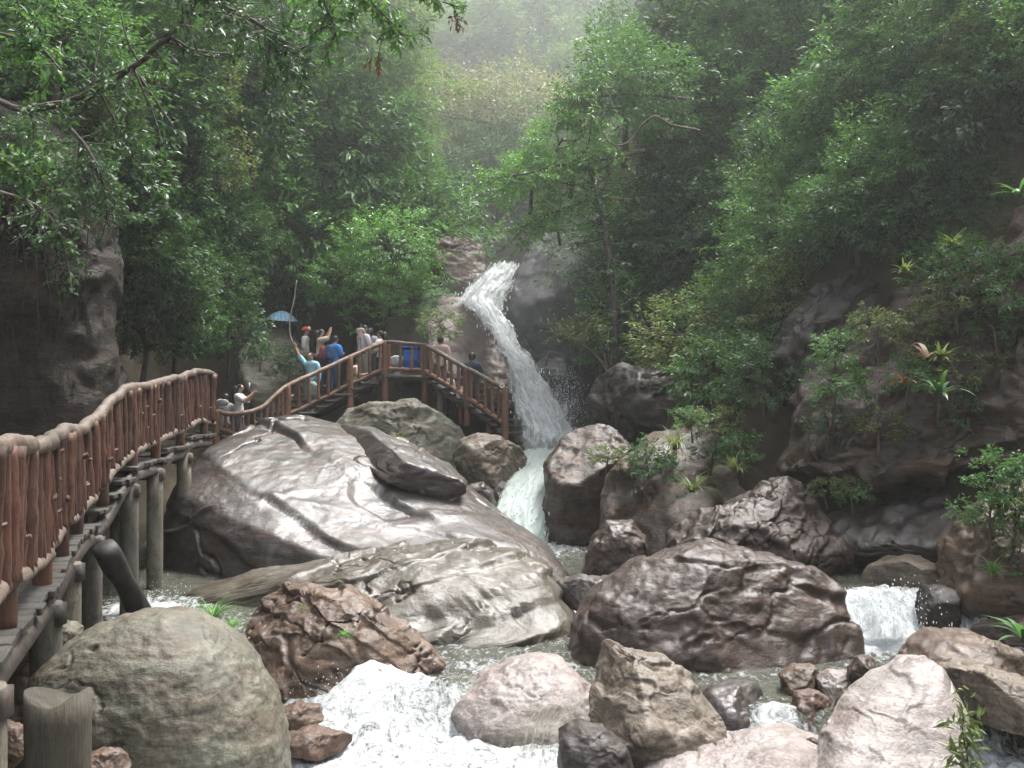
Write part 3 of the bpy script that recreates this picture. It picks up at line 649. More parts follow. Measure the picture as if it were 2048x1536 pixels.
rock('bank_boulder', 'tall brown bank boulder with ferns at the edge of the stream',
     [(1895, 1200), (1905, 1110), (1950, 1030), (2010, 985), (2100, 950), (2200, 1000), (2200, 1230), (2000, 1245), (1930, 1225)], 13.6, 0.8, 'rock_orange', 54, 6, 0.7, 0.05, 1.5, 0.06, 1.2, cuts=4, soft=2)
rock('wall_rock', 'green-stained upright rock wall beside the lower fall',
     [(1082, 1110), (1084, 1000), (1096, 930), (1120, 880), (1165, 848), (1220, 850), (1270, 900), (1250, 1000), (1180, 1100), (1140, 1150)], 20.5, 0.9, 'rock_cliff', 57, 6, 0.7, 0.035, 1.2, 0.05, cuts=3, soft=3, cat='rock')
rock('overhang_rock', 'black overhanging rock under the trees beside the plunge',
     [(1178, 790), (1190, 755), (1240, 735), (1330, 740), (1400, 800), (1380, 880), (1260, 890), (1195, 860)], 22.0, 1.0, 'rock_dark', 58, 6, 0.7, 0.04, 1.2, 0.05, cuts=3, soft=3, cat='rock')
rock('fall_rock', 'towering smooth grey rock beside the top of the waterfall',
     [(1005, 640), (1020, 575), (1050, 520), (1085, 470), (1130, 440), (1190, 430), (1260, 470), (1290, 600), (1290, 780), (1230, 900), (1130, 920), (1060, 800), (1020, 700)], 30.0, 2.0, 'rock_fall', 61, 6, 0.75, 0.016, 0.9, 0.08, 0.8, facet=0.3, cuts=2, soft=5, slope=0.25)
rock('fall_rock', 'reddish rounded rock above the lip of the waterfall',
     [(862, 560), (865, 500), (890, 476), (930, 474), (965, 495), (975, 540), (950, 590), (900, 610)], 31.5, 1.2, 'rock_rust', 62, 6, 0.75, 0.03, 1.2, 0.05, cuts=2, soft=4)
rock('fall_rock', 'small dark rock dividing the water at the lip of the waterfall',
     [(975, 555), (985, 538), (1010, 532), (1035, 540), (1035, 565), (1000, 575)], 30.9, 0.5, 'rock_fall', 63, 5, 0.75, 0.03, soft=4)
rock('fall_rock', 'steep rust-streaked rock between the stairs and the waterfall',
     [(860, 640), (880, 590), (920, 595), (960, 640), (995, 680), (1018, 730), (1030, 790), (1035, 870), (1020, 960), (940, 960), (880, 860), (850, 740)], 28.6, 1.2, 'rock_rust', 64, 6, 0.72, 0.03, 1.3, 0.08, cuts=3, soft=4, slope=0.3)
rock('fall_rock', 'deep grey rock wall behind the plunge of the waterfall',
     [(1010, 780), (1100, 700), (1200, 760), (1240, 900), (1200, 1000), (1050, 1000), (1000, 900)], 27.6, 0.9, 'rock_fall', 65, 6, 0.72, 0.04, 1.2, 0.05, cuts=2, soft=5)
rock('stair_boulder', 'pale mossy boulder carrying the posts of the stair landing',
     [(672, 850), (690, 820), (740, 806), (830, 806), (880, 822), (915, 855), (930, 900), (925, 950), (800, 960), (690, 920)], 24.6, 1.3, 'rock_grey_green', 66, 6, 0.75, 0.03, 1.2, 0.05, cuts=2, soft=4)
rock('tan_boulder', 'tan rounded boulder overhanging the lower fall',
     [(912, 920), (920, 880), (955, 866), (1000, 872), (1040, 895), (1056, 918), (1040, 955), (1010, 1000), (950, 985), (918, 955)], 21.8, 0.8, 'rock_tan', 67, 6, 0.75, 0.03, 1.2, 0.03, cuts=2, soft=4)
rock('stone', 'small grey stone tucked below the tan boulder', [(935, 1000), (940, 970), (965, 964), (985, 980), (990, 1010), (960, 1030)], 20.2, 0.3, 'rock_slab', 68, 5, 0.8, 0.03, cat='stone')
rock('under_rock', 'dark shadowed rock under the tan boulder', [(940, 1040), (940, 980), (1000, 950), (1020, 960), (1010, 1040), (1000, 1090)], 21.8, 0.8, 'rock_dark', 69, 5, 0.8, 0.04, cat='rock')
rock('path_boulder', 'big grey boulder rising behind the people on the lower stairs',
     [(470, 850), (470, 760), (490, 700), (520, 665), (560, 655), (595, 685), (620, 730), (630, 800), (600, 870)], 29.5, 1.2, 'rock_grey_green', 70, 6, 0.7, 0.03, 1.2, 0.05, cuts=3, soft=3, slope=0.2)
rock('left_cliff', 'tall dark brown cliff hung with roots behind the near railing',
     [(-260, 900), (-260, 250), (-100, 180), (60, 200), (150, 300), (205, 400), (218, 520), (215, 650), (210, 760), (205, 860), (230, 960), (100, 1050), (-150, 1050)], 16.2, 1.1, 'rock_roots', 72, 6, 0.62, 0.02, 2.0, 0.06, 1.5, ((0.97, 0.2, 0.1), 0.4, 0.06), cat='cliff', soft=2, facet=0.5)
rock('leaning_rock', 'grey rock leaning against the foot of the root-hung cliff',
     [(195, 860), (200, 720), (215, 688), (240, 740), (262, 790), (270, 860)], 18.5, 0.5, 'rock_dark', 73, 5, 0.75, 0.03, cat='rock')

# ------------------------------------------------------------------ boardwalk with log railing
H_R = 0.85
pp = [(0, 891, 1180), (82, 893, 1122), (129, 864, 1048), (172, 854, 1009), (246, 784, 919), (290, 772, 893), (344, 759, 868), (400, 744, 842), (428, 752, 848)]
top, bot = [], []
for px, a, b in pp:
    D = H_R * F / (b - a)
    if px == 428: D = 19.0
    top.append(P(px, a, D)); bot.append(P(px, b, D))
e0 = top[0] + (top[0] - top[1]) * 1.1; e1 = bot[0] + (bot[0] - bot[1]) * 1.1; e0[2] = top[0][2] + 0.05; e1[2] = bot[0][2]
top = np.array([e0] + top); bot = np.array([e1] + bot)
tc, bc = catmull(top, 240), catmull(bot, 240)
L = np.concatenate([[0], np.cumsum(np.linalg.norm(np.diff(tc[:, :2], axis=0), axis=1))])
LT = L[-1]
def at_len(s, arr): return np.array([np.interp(s, L, arr[:, c]) for c in range(3)])
def rough_path(c, a, f, seed):
    q = c * f
    return c + a * np.stack([pnoise(q, seed), pnoise(q, seed + 1), pnoise(q, seed + 2)], -1)
rail = empty('log_railing', bot[0], 'rustic reddish log railing along the near boardwalk', 'railing'); rail.location = (0, 0, 0)
rr_ = 0.064 * (1 + 0.12 * pnoise(tc * 3.0, 3))
obj('top_rail', tube_mesh('top_rail', rough_path(tc, 0.035, 2.2, 5), rr_, MATS['bark_rail'], 12, 0.16, 1), rail)
obj('bottom_rail', tube_mesh('bottom_rail', rough_path(bc, 0.03, 2.4, 8), rr_ * 0.92, MATS['bark_rail'], 12, 0.16, 2), rail)
def baluster_mesh(seed, r, mat):
    rs = np.random.RandomState(seed)
    z = np.linspace(0, 1, 12)
    pts = np.stack([0.0035 * np.cumsum(rs.normal(size=12)), 0.0035 * np.cumsum(rs.normal(size=12)), z], -1)
    pts[:, :2] -= np.outer(z, pts[-1, :2]) * 0.7
    rad = r * (1 + 0.03 * rs.normal(size=12)) * np.linspace(1.08, 0.92, 12); kn = rs.randint(2, 10); rad[kn] *= 1.18
    parts = [tube_vf(pts, rad, 10, 0.10, seed)]
    a = rs.uniform(0, 6.28)   # sawn-off twig stub
    b0 = pts[kn]; parts.append(tube_vf(np.array([b0, b0 + np.array((math.cos(a), math.sin(a), 0.45)) * r * 1.7]), [r * 0.42, r * 0.36], 6))
    V, T = merge_vf(parts); return mesh_np('baluster', V, T, mat)
BAL = [baluster_mesh(s, 0.053, MATS['bark_red']) for s in range(8)]
POST = [baluster_mesh(s + 20, 0.066, MATS['bark_red']) for s in range(3)]
s = 0.15; k = 0
while s < LT:
    a, b = at_len(s, bc), at_len(s, tc)
    o = obj('baluster', BAL[k % 8], rail, a + np.array((rnd.uniform(-.02, .02), 0, 0)))
    o.scale = (rnd.uniform(0.75, 1.15),) * 2 + (b[2] - a[2],); o.rotation_euler = (rnd.uniform(-.05, .05), rnd.uniform(-.05, .05), rnd.uniform(0, 6.28))
    s += rnd.uniform(0.14, 0.20); k += 1
s = 0.5; k = 0
while s < LT + 0.1:
    a, b = at_len(min(s, LT), bc), at_len(min(s, LT), tc)
    o = obj('post', POST[k % 3], rail, a - np.array((0, 0, 0.30))); o.scale = (1, 1, b[2] - a[2] + 0.32); o.rotation_euler = (0, 0, rnd.uniform(0, 6.28))
    s += 1.55; k += 1
walk = empty('boardwalk', (0, 0, 0), 'plank boardwalk stepping up along the stream on round pillars', 'boardwalk')
def plank_mesh(name, w_, l_, t_, mat, seed):
    bm = bmesh.new(); V, Q, _ = box_vf(-l_, 0, -w_ / 2, w_ / 2, -t_, 0)
    vs = [bm.verts.new(v) for v in V]
    for q in Q: bm.faces.new([vs[i] for i in q])
    bmesh.ops.recalc_face_normals(bm, faces=bm.faces)
    bmesh.ops.bevel(bm, geom=bm.edges[:], offset=0.008, segments=1, affect='EDGES')
    me = bpy.data.meshes.new(name); bm.to_mesh(me); bm.free(); me.materials.append(mat); return me
PL = [plank_mesh('plank', 0.20, 1.75 + 0.05 * (k % 3), 0.055, MATS['plank'], k) for k in range(4)]
s = 0.0; lv = []
while s < LT:
    a = at_len(s, bc); t_ = at_len(min(s + 0.2, LT), bc) - at_len(max(s - 0.2, 0), bc); ang = math.atan2(t_[1], t_[0]) - math.pi / 2
    z = math.floor((a[2] - 0.20) / 0.13) * 0.13 + 0.05
    o = obj('plank', PL[rnd.randrange(4)], walk, (a[0] + 0.10 * math.cos(ang) + rnd.uniform(-.03, .03), a[1] + 0.10 * math.sin(ang), z + rnd.uniform(-.006, .006)))
    o.rotation_euler = (rnd.uniform(-.01, .01), rnd.uniform(-.01, .01), ang + rnd.uniform(-.015, .015))
    lv.append((s, z)); s += 0.212
for off in (0.02, -1.15):
    pts = []
    for s_, z in lv[::3]:
        a = at_len(s_, bc); pts.append((a[0] + off, a[1], z - 0.15))
    V, T = merge_vf([tube_vf(np.array(pts), 0.09, 4)])
    obj('bearer', mesh_np('bearer', V, T, MATS['plank_dark'], False), walk)
for s_ in (1.2, 3.6, 5.6, 7.6, 9.4, 11.2, 13.0):
    if s_ > LT: continue
    a = at_len(s_, bc); z = np.interp(s_, [q[0] for q in lv], [q[1] for q in lv])
    for off in (0.03, -1.05):
        pts = np.array([(a[0] + off, a[1], -3.6), (a[0] + off, a[1], -2.4), (a[0] + off, a[1], z - 0.13)])
        obj('pillar', tube_mesh('pillar', catmull(pts, 8), 0.115, MATS['pillar'], 14, 0.03, 3), walk)
    V, T = merge_vf([box_vf(a[0] - 1.5, a[0] + 0.16, a[1] - 0.07, a[1] + 0.07, z - 0.30, z - 0.14)])
    obj('cross_beam', mesh_np('cross_beam', V, T, MATS['plank_dark'], False), walk)
# leaning black log and the near stub
a, b = P(208, 1095, 10.6), P(285, 1235, 11.2)
tag(obj('leaning_log', tube_mesh('leaning_log', catmull(np.array([a, a * .6 + b * .4 + (0.01, 0, 0.01), b, b + (b - a) * 0.3]), 14), [0.12 + 0.012 * math.sin(k) for k in range(14)], MATS['log_black'], 12, 0.15, 4)), 'black charred log leaning against the boardwalk pillars', 'log')
c = P(116, 1380, 5.0)
V, Q, T = tube_vf(np.array([(c[0], c[1], z) for z in np.linspace(c[2] - 1.2, c[2], 10)]), 0.15, 28, 0.04, 6)
rim = np.arange(9 * 28, 10 * 28); V[rim, 2] += 0.02 * pnoise(V[rim] * 9, 2) - 0.05 * np.exp(-((V[rim, 0] - c[0]) / 0.09) ** 2); V[-1, 2] -= 0.10
V, T = merge_vf([(V, Q, T)])
tag(obj('post_stub', mesh_np('post_stub', V, T, MATS['stub'])), 'broken-topped grey post stub standing in the near corner', 'post')

# ------------------------------------------------------------------ far stairs and landing
FAR = [(432, 822, 855, 24.0), (470, 828, 868, 24.2), (520, 818, 866, 24.6), (545, 795, 858, 24.9), (575, 772, 830, 25.3), (640, 742, 800, 26.0), (700, 714, 768, 26.6), (770, 684, 737, 27.2), (850, 690, 742, 27.0), (880, 706, 760, 26.5), (935, 738, 795, 25.6), (980, 762, 826, 24.9), (1010, 778, 850, 24.3)]
ft = np.array([P(a, b, d) for a, b, c_, d in FAR]); fb = np.array([P(a, c_, d) for a, b, c_, d in FAR])
def resamp(arr, n):
    return catmull(arr, n)
fr_ = empty('log_railing', (0, 0, 0), 'arched log railing of the far stairs in front of the crowd', 'railing')
segs = [(0, 7), (7, 8), (8, 12)]
for a, b in segs:
    c1 = rough_path(resamp(ft[a:b + 1], 40 if b - a > 1 else 12), 0.02, 2.0, 11); c2 = rough_path(resamp(fb[a:b + 1], 40 if b - a > 1 else 12), 0.02, 2.0, 17)
    obj('top_rail', tube_mesh('top_rail', c1, 0.058, MATS['bark_rail'], 8, 0.15, 1), fr_)
    obj('bottom_rail', tube_mesh('bottom_rail', c2, 0.055, MATS['bark_far'], 8, 0.15, 2), fr_)
BALF = [baluster_mesh(s + 40, 0.040, MATS['bark_far']) for s in range(5)]
POSTF = [baluster_mesh(s + 60, 0.085, MATS['bark_far']) for s in range(2)]
def along(arr, n):
    d = np.concatenate([[0], np.cumsum(np.linalg.norm(np.diff(arr[:, :2], axis=0), axis=1))])
    return d
dF = along(ft, 0)
def fat(s, arr): return np.array([np.interp(s, dF, arr[:, c]) for c in range(3)])
s = 0.08; k = 0
while s < dF[-1]:
    a, b = fat(s, fb), fat(s, ft)
    dense = (s < dF[4])
    o = obj('baluster', BALF[k % 5], fr_, a); o.scale = (1, 1, b[2] - a[2]); o.rotation_euler = (0, 0, k * 1.7)
    s += (0.17 if dense else 0.30) * rnd.uniform(0.85, 1.15); k += 1
for i, dn in ((0, .4), (4, .5), (6, 0.75), (7, 0.85), (8, 0.85), (10, 0.7), (12, .7)):
    o = obj('post', POSTF[i % 2], fr_, fb[i] - np.array((0, 0, dn))); o.scale = (1, 1, ft[i][2] - fb[i][2] + dn + 0.03)
ring_v, ring_t = merge_vf([tube_vf(np.array([(math.cos(t) * .05, 0, math.sin(t) * .05) for t in np.linspace(0, 6.28, 17)]), 0.012, 6)])
tag(obj('rail_ring', mesh_np('rail_ring', ring_v, ring_t, simple_mat('white_plastic', (0.75, 0.75, 0.72), 0.4, 0.05)), None, P(1004, 771, 24.3)), 'small white ring on the end of the far railing', 'ring')
stairs = empty('wooden_stairs', (0, 0, 0), 'dark plank stairs climbing to the landing by the waterfall', 'stairs')
TR = [plank_mesh('tread', 0.30, 1.7, 0.05, MATS['plank_dark'], 0)]
def zdeck(s): return fat(s, fb)[2] - 0.10
s = 0.0
while s < dF[-1]:
    a = fat(s, fb); t_ = fat(min(s + .1, dF[-1]), fb) - fat(max(s - .1, 0), fb); ang = math.atan2(t_[1], t_[0]) + math.pi / 2
    z = math.floor((a[2] - 0.08) / 0.15) * 0.15
    o = obj('tread', TR[0], stairs, (a[0] - 0.08 * math.cos(ang), a[1] - 0.08 * math.sin(ang), z)); o.rotation_euler = (0, 0, ang + math.pi)
    s += 0.26
pts = np.array([fb[i] - np.array((0, -0.05, 0.22)) for i in range(len(fb))])
for off in (0.0, 1.5):
    V, T = merge_vf([tube_vf(pts + np.array((0, off, 0)), 0.10, 4)])
    obj('stringer', mesh_np('stringer', V, T, MATS['plank_dark'], False), stairs)
for i, zb in ((4, -1.6), (6, -1.4), (7, -1.2), (8, -1.2), (9, -1.5), (11, -2.2), (12, -2.2)):
    for off in (0.12, 1.4):
        p = fb[i] + np.array((0, off, -0.25))
        obj('support_post', tube_mesh('support_post', np.array([(p[0], p[1], zb), (p[0], p[1], (zb + p[2]) / 2), p]), 0.09, MATS['trunk'], 8, 0.1, i), stairs)

# ------------------------------------------------------------------ people
skin_m = simple_mat('skin', (0.48, 0.30, 0.21), 0.5, 0.05)
hair_m = simple_mat('hair', (0.014, 0.012, 0.011), 0.4, 0.1, 40)
shoe_m = simple_mat('shoe', (0.12, 0.10, 0.10), 0.6, 0.1)
eye_m = simple_mat('eye', (0.02, 0.015, 0.012), 0.2, 0.0)
CL = {}
def cloth(c):
    if c not in CL: CL[c] = simple_mat('cloth_%d' % len(CL), c, 0.85, 0.12, 14)
    return CL[c]
def person(loc, rz, H, label, shirt, lower, arms='down', sleeve='short', legs='trousers', hair='short', crouch=False, bend=0.0, group='visitors on the far stairs', cap=None):
    """faces local -Y; rz turns it"""
    b = []   # (pos, radius, parent, region)
    def add(p, r, par, reg): b.append((np.array(p, float), r, par, reg)); return len(b) - 1
    dz = -0.22 if crouch else 0.0
    by = -bend
    pel = add((0, 0, .53 + dz), .080, -1, 'hip')
    wai = add((0, by * .25, .62 + dz), .070, pel, 'torso')
    che = add((0, by * .7, .74 + dz), .083, wai, 'torso')
    nec = add((0, by * .95, .825 + dz), .034, che, 'torso')
    hb = add((0, by * 1.05 - .008, .862 + dz), .045, nec, 'head')
    hm = add((0, by * 1.15 - .012, .915 + dz), .062, hb, 'head')
    ht = add((0, by * 1.2 - .004, .965 + dz), .046, hm, 'head')
    ns = add((0, by * 1.15 - .082, .905 + dz), .010, hm, 'head')
    for sgn in (-1, 1):
        sh = add((sgn * .105, by * .85, .785 + dz), .040, che, 'torso')
        mode = arms if isinstance(arms, str) else arms[0 if sgn < 0 else 1]
        if mode == 'down':   el, wr, hd = (sgn * .135, by * .8 + .01, .625 + dz), (sgn * .135, by - .03, .49 + dz), (sgn * .133, by - .045, .445 + dz)
        elif mode == 'photo': el, wr, hd = (sgn * .125, by - .10, .70 + dz), (sgn * .065, by - .21, .80 + dz), (sgn * .045, by - .235, .83 + dz)
        elif mode == 'up':   el, wr, hd = (sgn * .19, by - .02, .90 + dz), (sgn * .25, by - .03, 1.03 + dz), (sgn * .26, by - .03, 1.075 + dz)
        elif mode == 'hold': el, wr, hd = (sgn * .135, by - .02, .64 + dz), (sgn * .07, by - .14, .66 + dz), (sgn * .04, by - .17, .67 + dz)
        elif mode == 'high': el, wr, hd = (sgn * .13, by - .10, .80 + dz), (sgn * .07, by - .16, .93 + dz), (sgn * .05, by - .17, .965 + dz)
        e = add(el, .029, sh, 'uparm'); wv = add(wr, .019, e, 'foarm'); h = add(hd, .021, wv, 'hand')
        d = np.array(hd) - np.array(wr); d /= np.linalg.norm(d); sx = np.cross(d, (0, 1, 0.2)); sx /= np.linalg.norm(sx) + 1e-6
        for q in range(4):
            k1 = add(np.array(hd) + d * .022 + sx * (q - 1.5) * .011, .0058, h, 'hand')
            add(b[k1][0] + d * (.026 + .006 * (q in (1, 2))) + np.array((0, -.010, -.006)), .0048, k1, 'hand')
        k1 = add(np.array(hd) - sx * .024 - d * .004, .0065, h, 'hand'); add(b[k1][0] + d * .022 - sx * .006, .0052, k1, 'hand')
        hp = add((sgn * .052, 0, .50 + dz), .058, pel, 'hip')
        if crouch: kn, an = (sgn * .075, -.16, .30), (sgn * .065, -.02, .05)
        else: kn, an = (sgn * .060, -.012 * (1 + sgn), .275), (sgn * .062, .02 * sgn, .045)
        kk = add(kn, .040, hp, 'thigh'); aa = add(an, .026, kk, 'shin')
        hl = add((an[0], an[1] + .01, .022), .022, aa, 'foot'); add((an[0] * 1.1, an[1] - .095, .018), .020, hl, 'foot')
    me = bpy.data.meshes.new('body')
    me.from_pydata([tuple(x[0] * H) for x in b], [(k, x[2]) for k, x in enumerate(b) if x[2] >= 0], [])
    ob = bpy.data.objects.new('body', me); COL.objects.link(ob)
    m1 = ob.modifiers.new('skin', 'SKIN'); m1.use_smooth_shade = True
    for k, x in enumerate(b): me.skin_vertices[0].data[k].radius = (x[1] * H, x[1] * H * (0.72 if x[3] in ('torso', 'hip') else 1))
    me.skin_vertices[0].data[pel].use_root = True
    m2 = ob.modifiers.new('sub', 'SUBSURF'); m2.levels = 1; m2.render_levels = 1
    dg = bpy.context.evaluated_depsgraph_get()
    bm_ = bpy.data.meshes.new_from_object(ob.evaluated_get(dg)); bpy.data.objects.remove(ob)
    bm_.name = 'body'; bm_.materials.clear(); bm_.materials.append(skin_m)
    n = len(bm_.vertices); V = np.empty(n * 3); bm_.vertices.foreach_get('co', V); V = V.reshape(-1, 3)
    Nn = np.empty(n * 3); bm_.vertices.foreach_get('normal', Nn); Nn = Nn.reshape(-1, 3)
    best = np.full(n, 1e9); reg = np.zeros(n, int); names = ['hip', 'torso', 'head', 'uparm', 'foarm', 'hand', 'thigh', 'shin', 'foot']
    for k, x in enumerate(b):
        if x[2] < 0: continue
        A, B = b[x[2]][0] * H, x[0] * H; ab = B - A; t = np.clip(((V - A) @ ab) / (ab @ ab), 0, 1)
        dd = np.linalg.norm(V - (A + t[:, None] * ab), axis=1) / (b[x[2]][1] * (1 - t) + x[1] * t)
        mk = dd < best; best[mk] = dd[mk]; reg[mk] = names.index(x[3])
    root = empty('person', loc, label, 'person', group, rz)
    obj('body', bm_, root)
    polys = [tuple(p.vertices) for p in bm_.polygons]
    def shell(nm, test, off, mat):
        sel = [p for p in polys if sum(test[i] for i in p) >= len(p) / 2]
        if not sel: return
        ids = sorted({i for p in sel for i in p}); mp = {i: k for k, i in enumerate(ids)}
        me2 = bpy.data.meshes.new(nm); me2.from_pydata([tuple(V[i] + Nn[i] * off) for i in ids], [], [[mp[i] for i in p] for p in sel])
        me2.polygons.foreach_set('use_smooth', np.ones(len(sel), bool)); me2.materials.append(mat); return obj(nm, me2, root)
    R = lambda *a: np.isin(reg, [names.index(q) for q in a])
    zr = V[:, 2] / H
    sh_t = R('torso', 'uparm') if sleeve != 'long' else R('torso', 'uparm', 'foarm')
    sh_t = (sh_t & (zr < .815 + dz + 0.03 * (0 if sleeve != 'long' else 1)) | (R('uparm'))) | (R('hip') & (zr > .54 + dz))
    shell('shirt', sh_t, .018 * H, cloth(shirt))
    lo = R('hip', 'thigh') | (R('shin') if legs == 'trousers' else np.zeros(n, bool))
    shell('trousers' if legs == 'trousers' else 'shorts', lo, .011 * H, cloth(lower))
    shell('shoes', R('foot'), .008 * H, shoe_m)
    hy = (V[:, 1] / H - by * 1.12)
    ha = R('head') & ((zr > .945 + dz) | ((hy > -.012) & (zr > .875 + dz)))
    shell('hair', ha, .012 * H, hair_m)
    if hair == 'long':
        c0 = np.array((0, by * 1.1 + .035, .93 + dz)) * H
        pts = np.array([c0, c0 + np.array((0, .03, -.08)) * H, c0 + np.array((0, .04, -.17)) * H, c0 + np.array((0, .035, -.25)) * H])
        obj('long_hair', tube_mesh('long_hair', catmull(pts, 9), np.interp(np.arange(9), [0, 3, 8], [.05, .062, .025]) * H, hair_m, 10, 0.1, 2), root)
    for sgn in (-1, 1):
        d, f = ico(2); obj('eye', mesh_np('eye', d * 0.008 * H, f, eye_m), root, (sgn * .024 * H, (by * 1.15 - .071) * H, (.918 + dz) * H))
    if cap:
        d, f = ico(3); v = d.copy(); v[:, 2] = np.maximum(v[:, 2], -0.1); v *= np.array((.074, .080, .062)) * H
        co = np.array((0, by * 1.15 - .008, .935 + dz)) * H
        cp = obj('cap', mesh_np('cap', v, f, cloth((0.62, 0.06, 0.04))), root, co)
        th = np.linspace(math.pi, 2 * math.pi, 10)
        vv = [(0, -.03 * H, .0)] + [(math.cos(t) * .068 * H, math.sin(t) * .085 * H - .065 * H, -.012 * H) for t in th]
        V2 = np.array(vv); V2 = np.vstack([V2, V2 + (0, 0, .008 * H)])
        T2 = [(0, i, i + 1) for i in range(1, 10)] + [(11, 12 + i, 11 + i) for i in range(0 + 1, 10)]
        T2 += [t for i in range(1, 10) for t in ((i, i + 11, i + 1), (i + 1, i + 11, i + 12))]
        obj('brim', mesh_np('brim', V2, np.array(T2), cloth((0.62, 0.06, 0.04)), False), cp)
        d, f = ico(3); fr = d * np.array((.05, .03, .045)) * H
        obj('front_panel', mesh_np('front_panel', fr, f, cloth((0.8, 0.78, 0.75))), cp, (0, -.056 * H, .025 * H))
    return root
def stand(px, head_y, D, H): p = P(px, head_y, D); return (p[0], p[1], p[2] - H)
PI = math.pi
# rz: 0 faces camera, pi faces away, pi/2 faces right (+X)
person(stand(478, 764, 25.4, 1.55), PI / 2, 1.55, 'woman-height person with black hair in white blouse photographing with a phone by low railing'.replace('woman-height person', 'person'), (0.62, 0.60, 0.57), (0.09, 0.11, 0.14), 'photo', hair='long')
person(stand(446, 786, 25.0, 1.20), PI, 1.60, 'grey-sleeved person bending low at the start of the stairs', (0.22, 0.22, 0.23), (0.10, 0.10, 0.11), 'hold', 'long', crouch=True, bend=0.12)
person(stand(577, 630, 30.2, 1.58), -PI * 0.75, 1.58, 'dark-clothed person under the tartan umbrella on the boulder', (0.05, 0.045, 0.06), (0.16, 0.045, 0.05), ('high', 'hold'))
person(stand(523, 634, 31.0, 1.6), PI * 0.9, 1.6, 'person in blue half hidden by leaves behind the boulder', (0.10, 0.18, 0.32), (0.06, 0.06, 0.08))
person(stand(611, 653, 28.9, 1.5), PI / 2, 1.5, 'person in a red and white cap and a pale grey shirt', (0.50, 0.50, 0.47), (0.10, 0.11, 0.14), 'down', cap=True)
person(stand(640, 654, 28.0, 1.62), PI * 0.62, 1.62, 'long-haired person in cream top raising a camera, red backpack on the back', (0.60, 0.50, 0.40), (0.05, 0.06, 0.10), 'high', hair='long')
person(stand(622, 700, 26.9, 1.6), -0.25, 1.6, 'person in light blue shirt reaching one arm up along the bark', (0.30, 0.52, 0.62), (0.22, 0.26, 0.32), ('up', 'down'), 'long', hair='long')
person(stand(669, 667, 27.7, 1.58), PI * 0.8, 1.58, 'person in a bright blue shirt seen from behind on the stairs', (0.05, 0.24, 0.60), (0.06, 0.09, 0.16), 'hold')
person(stand(727, 645, 27.9, 1.70), PI * 0.72, 1.70, 'man in a lilac shirt holding a child beside the landing'.replace('man in', 'person in'), (0.60, 0.54, 0.62), (0.26, 0.22, 0.17), 'hold')
person(stand(741, 651, 28.3, 1.58), PI * 0.9, 1.58, 'person in a striped top just behind the lilac shirt', (0.45, 0.46, 0.50), (0.08, 0.08, 0.10), 'down', hair='long')
person(stand(763, 657, 27.8, 1.60), -PI * 0.62, 1.60, 'black-haired person in a white blouse looking down at the landing corner', (0.72, 0.70, 0.64), (0.03, 0.03, 0.035), 'hold', hair='long')
person(stand(707, 712, 27.2, 1.12), PI / 2, 1.45, 'person in pale beige crouching behind the rising rail', (0.62, 0.52, 0.44), (0.55, 0.50, 0.46), 'hold', crouch=True, bend=0.06)
person(stand(795, 698, 27.9, 1.10), PI * 0.7, 1.40, 'person in grey stooping between posts of the landing rail', (0.48, 0.50, 0.53), (0.12, 0.14, 0.14), 'hold', 'long', crouch=True, bend=0.10)
person(stand(881, 667, 27.4, 1.64), PI, 1.64, 'person in a dusty pink shirt with a dark strap, seen from behind', (0.58, 0.42, 0.37), (0.12, 0.12, 0.09), 'down')
person(stand(944, 700, 26.2, 1.70), PI, 1.70, 'person in a navy shirt standing on the downward stairs', (0.025, 0.045, 0.075), (0.04, 0.045, 0.055), 'hold')
person(stand(897, 742, 26.9, 1.10), PI * 0.9, 1.10, 'small child in a black and white striped shirt on the stairs', (0.50, 0.50, 0.50), (0.03, 0.03, 0.04), 'down')
person(stand(927, 757, 26.2, 1.15), PI * 1.1, 1.15, 'small child in a straw-coloured top beside the navy shirt', (0.60, 0.47, 0.28), (0.28, 0.06, 0.06), 'down')
person(stand(721, 646, 27.6, 0.75), PI * 0.9, 0.75, 'baby held against the shoulder of the lilac shirt', (0.65, 0.50, 0.45), (0.5, 0.45, 0.45), 'hold')
# things they carry, bins
def blob(name, label, cat, c, size, mat, seed=0, rz=0.0):
    d, f = ico(4); v = np.sign(d) * np.abs(d) ** 0.65 * np.array(size); v = v + vnormals(v, f) * (0.02 * fbm(v * 9, 3, seed))[:, None]
    o = obj(name, mesh_np(name, v, f, mat), None, c); o.rotation_euler = (0, 0, rz); return tag(o, label, cat)
def backpack(label, c, size, col, rz):
    root = empty('backpack', c, label, 'backpack', None, rz)
    d, f = ico(4); v = np.sign(d) * np.abs(d) ** 0.6 * np.array(size); obj('bag', mesh_np('bag', v, f, cloth(col)), root)
    v = np.sign(d) * np.abs(d) ** 0.6 * np.array((size[0] * .75, size[1] * .5, size[2] * .4)); obj('pocket', mesh_np('pocket', v, f, cloth(tuple(x * .8 for x in col))), root, (0, size[1], -size[2] * .4))
    for sx in (-1, 1):
        pts = np.array([(sx * size[0] * .6, -size[1] * .9, size[2] * .8), (sx * size[0] * .7, -size[1] * 2.0, size[2] * 0.6), (sx * size[0] * .7, -size[1] * 2.0, -size[2] * 0.2), (sx * size[0] * .6, -size[1] * .9, -size[2] * .6)])
        obj('strap', tube_mesh('strap', catmull(pts, 10), 0.02, cloth(tuple(x * .6 for x in col)), 5), root)
backpack('red backpack worn by the long-haired photographer', P(646, 707, 27.8), (0.15, 0.09, 0.20), (0.30, 0.05, 0.06), PI * 0.62)
backpack('dark blue backpack worn over the bright blue shirt', P(659, 705, 27.55), (0.14, 0.09, 0.20), (0.05, 0.11, 0.24), PI * 0.8)
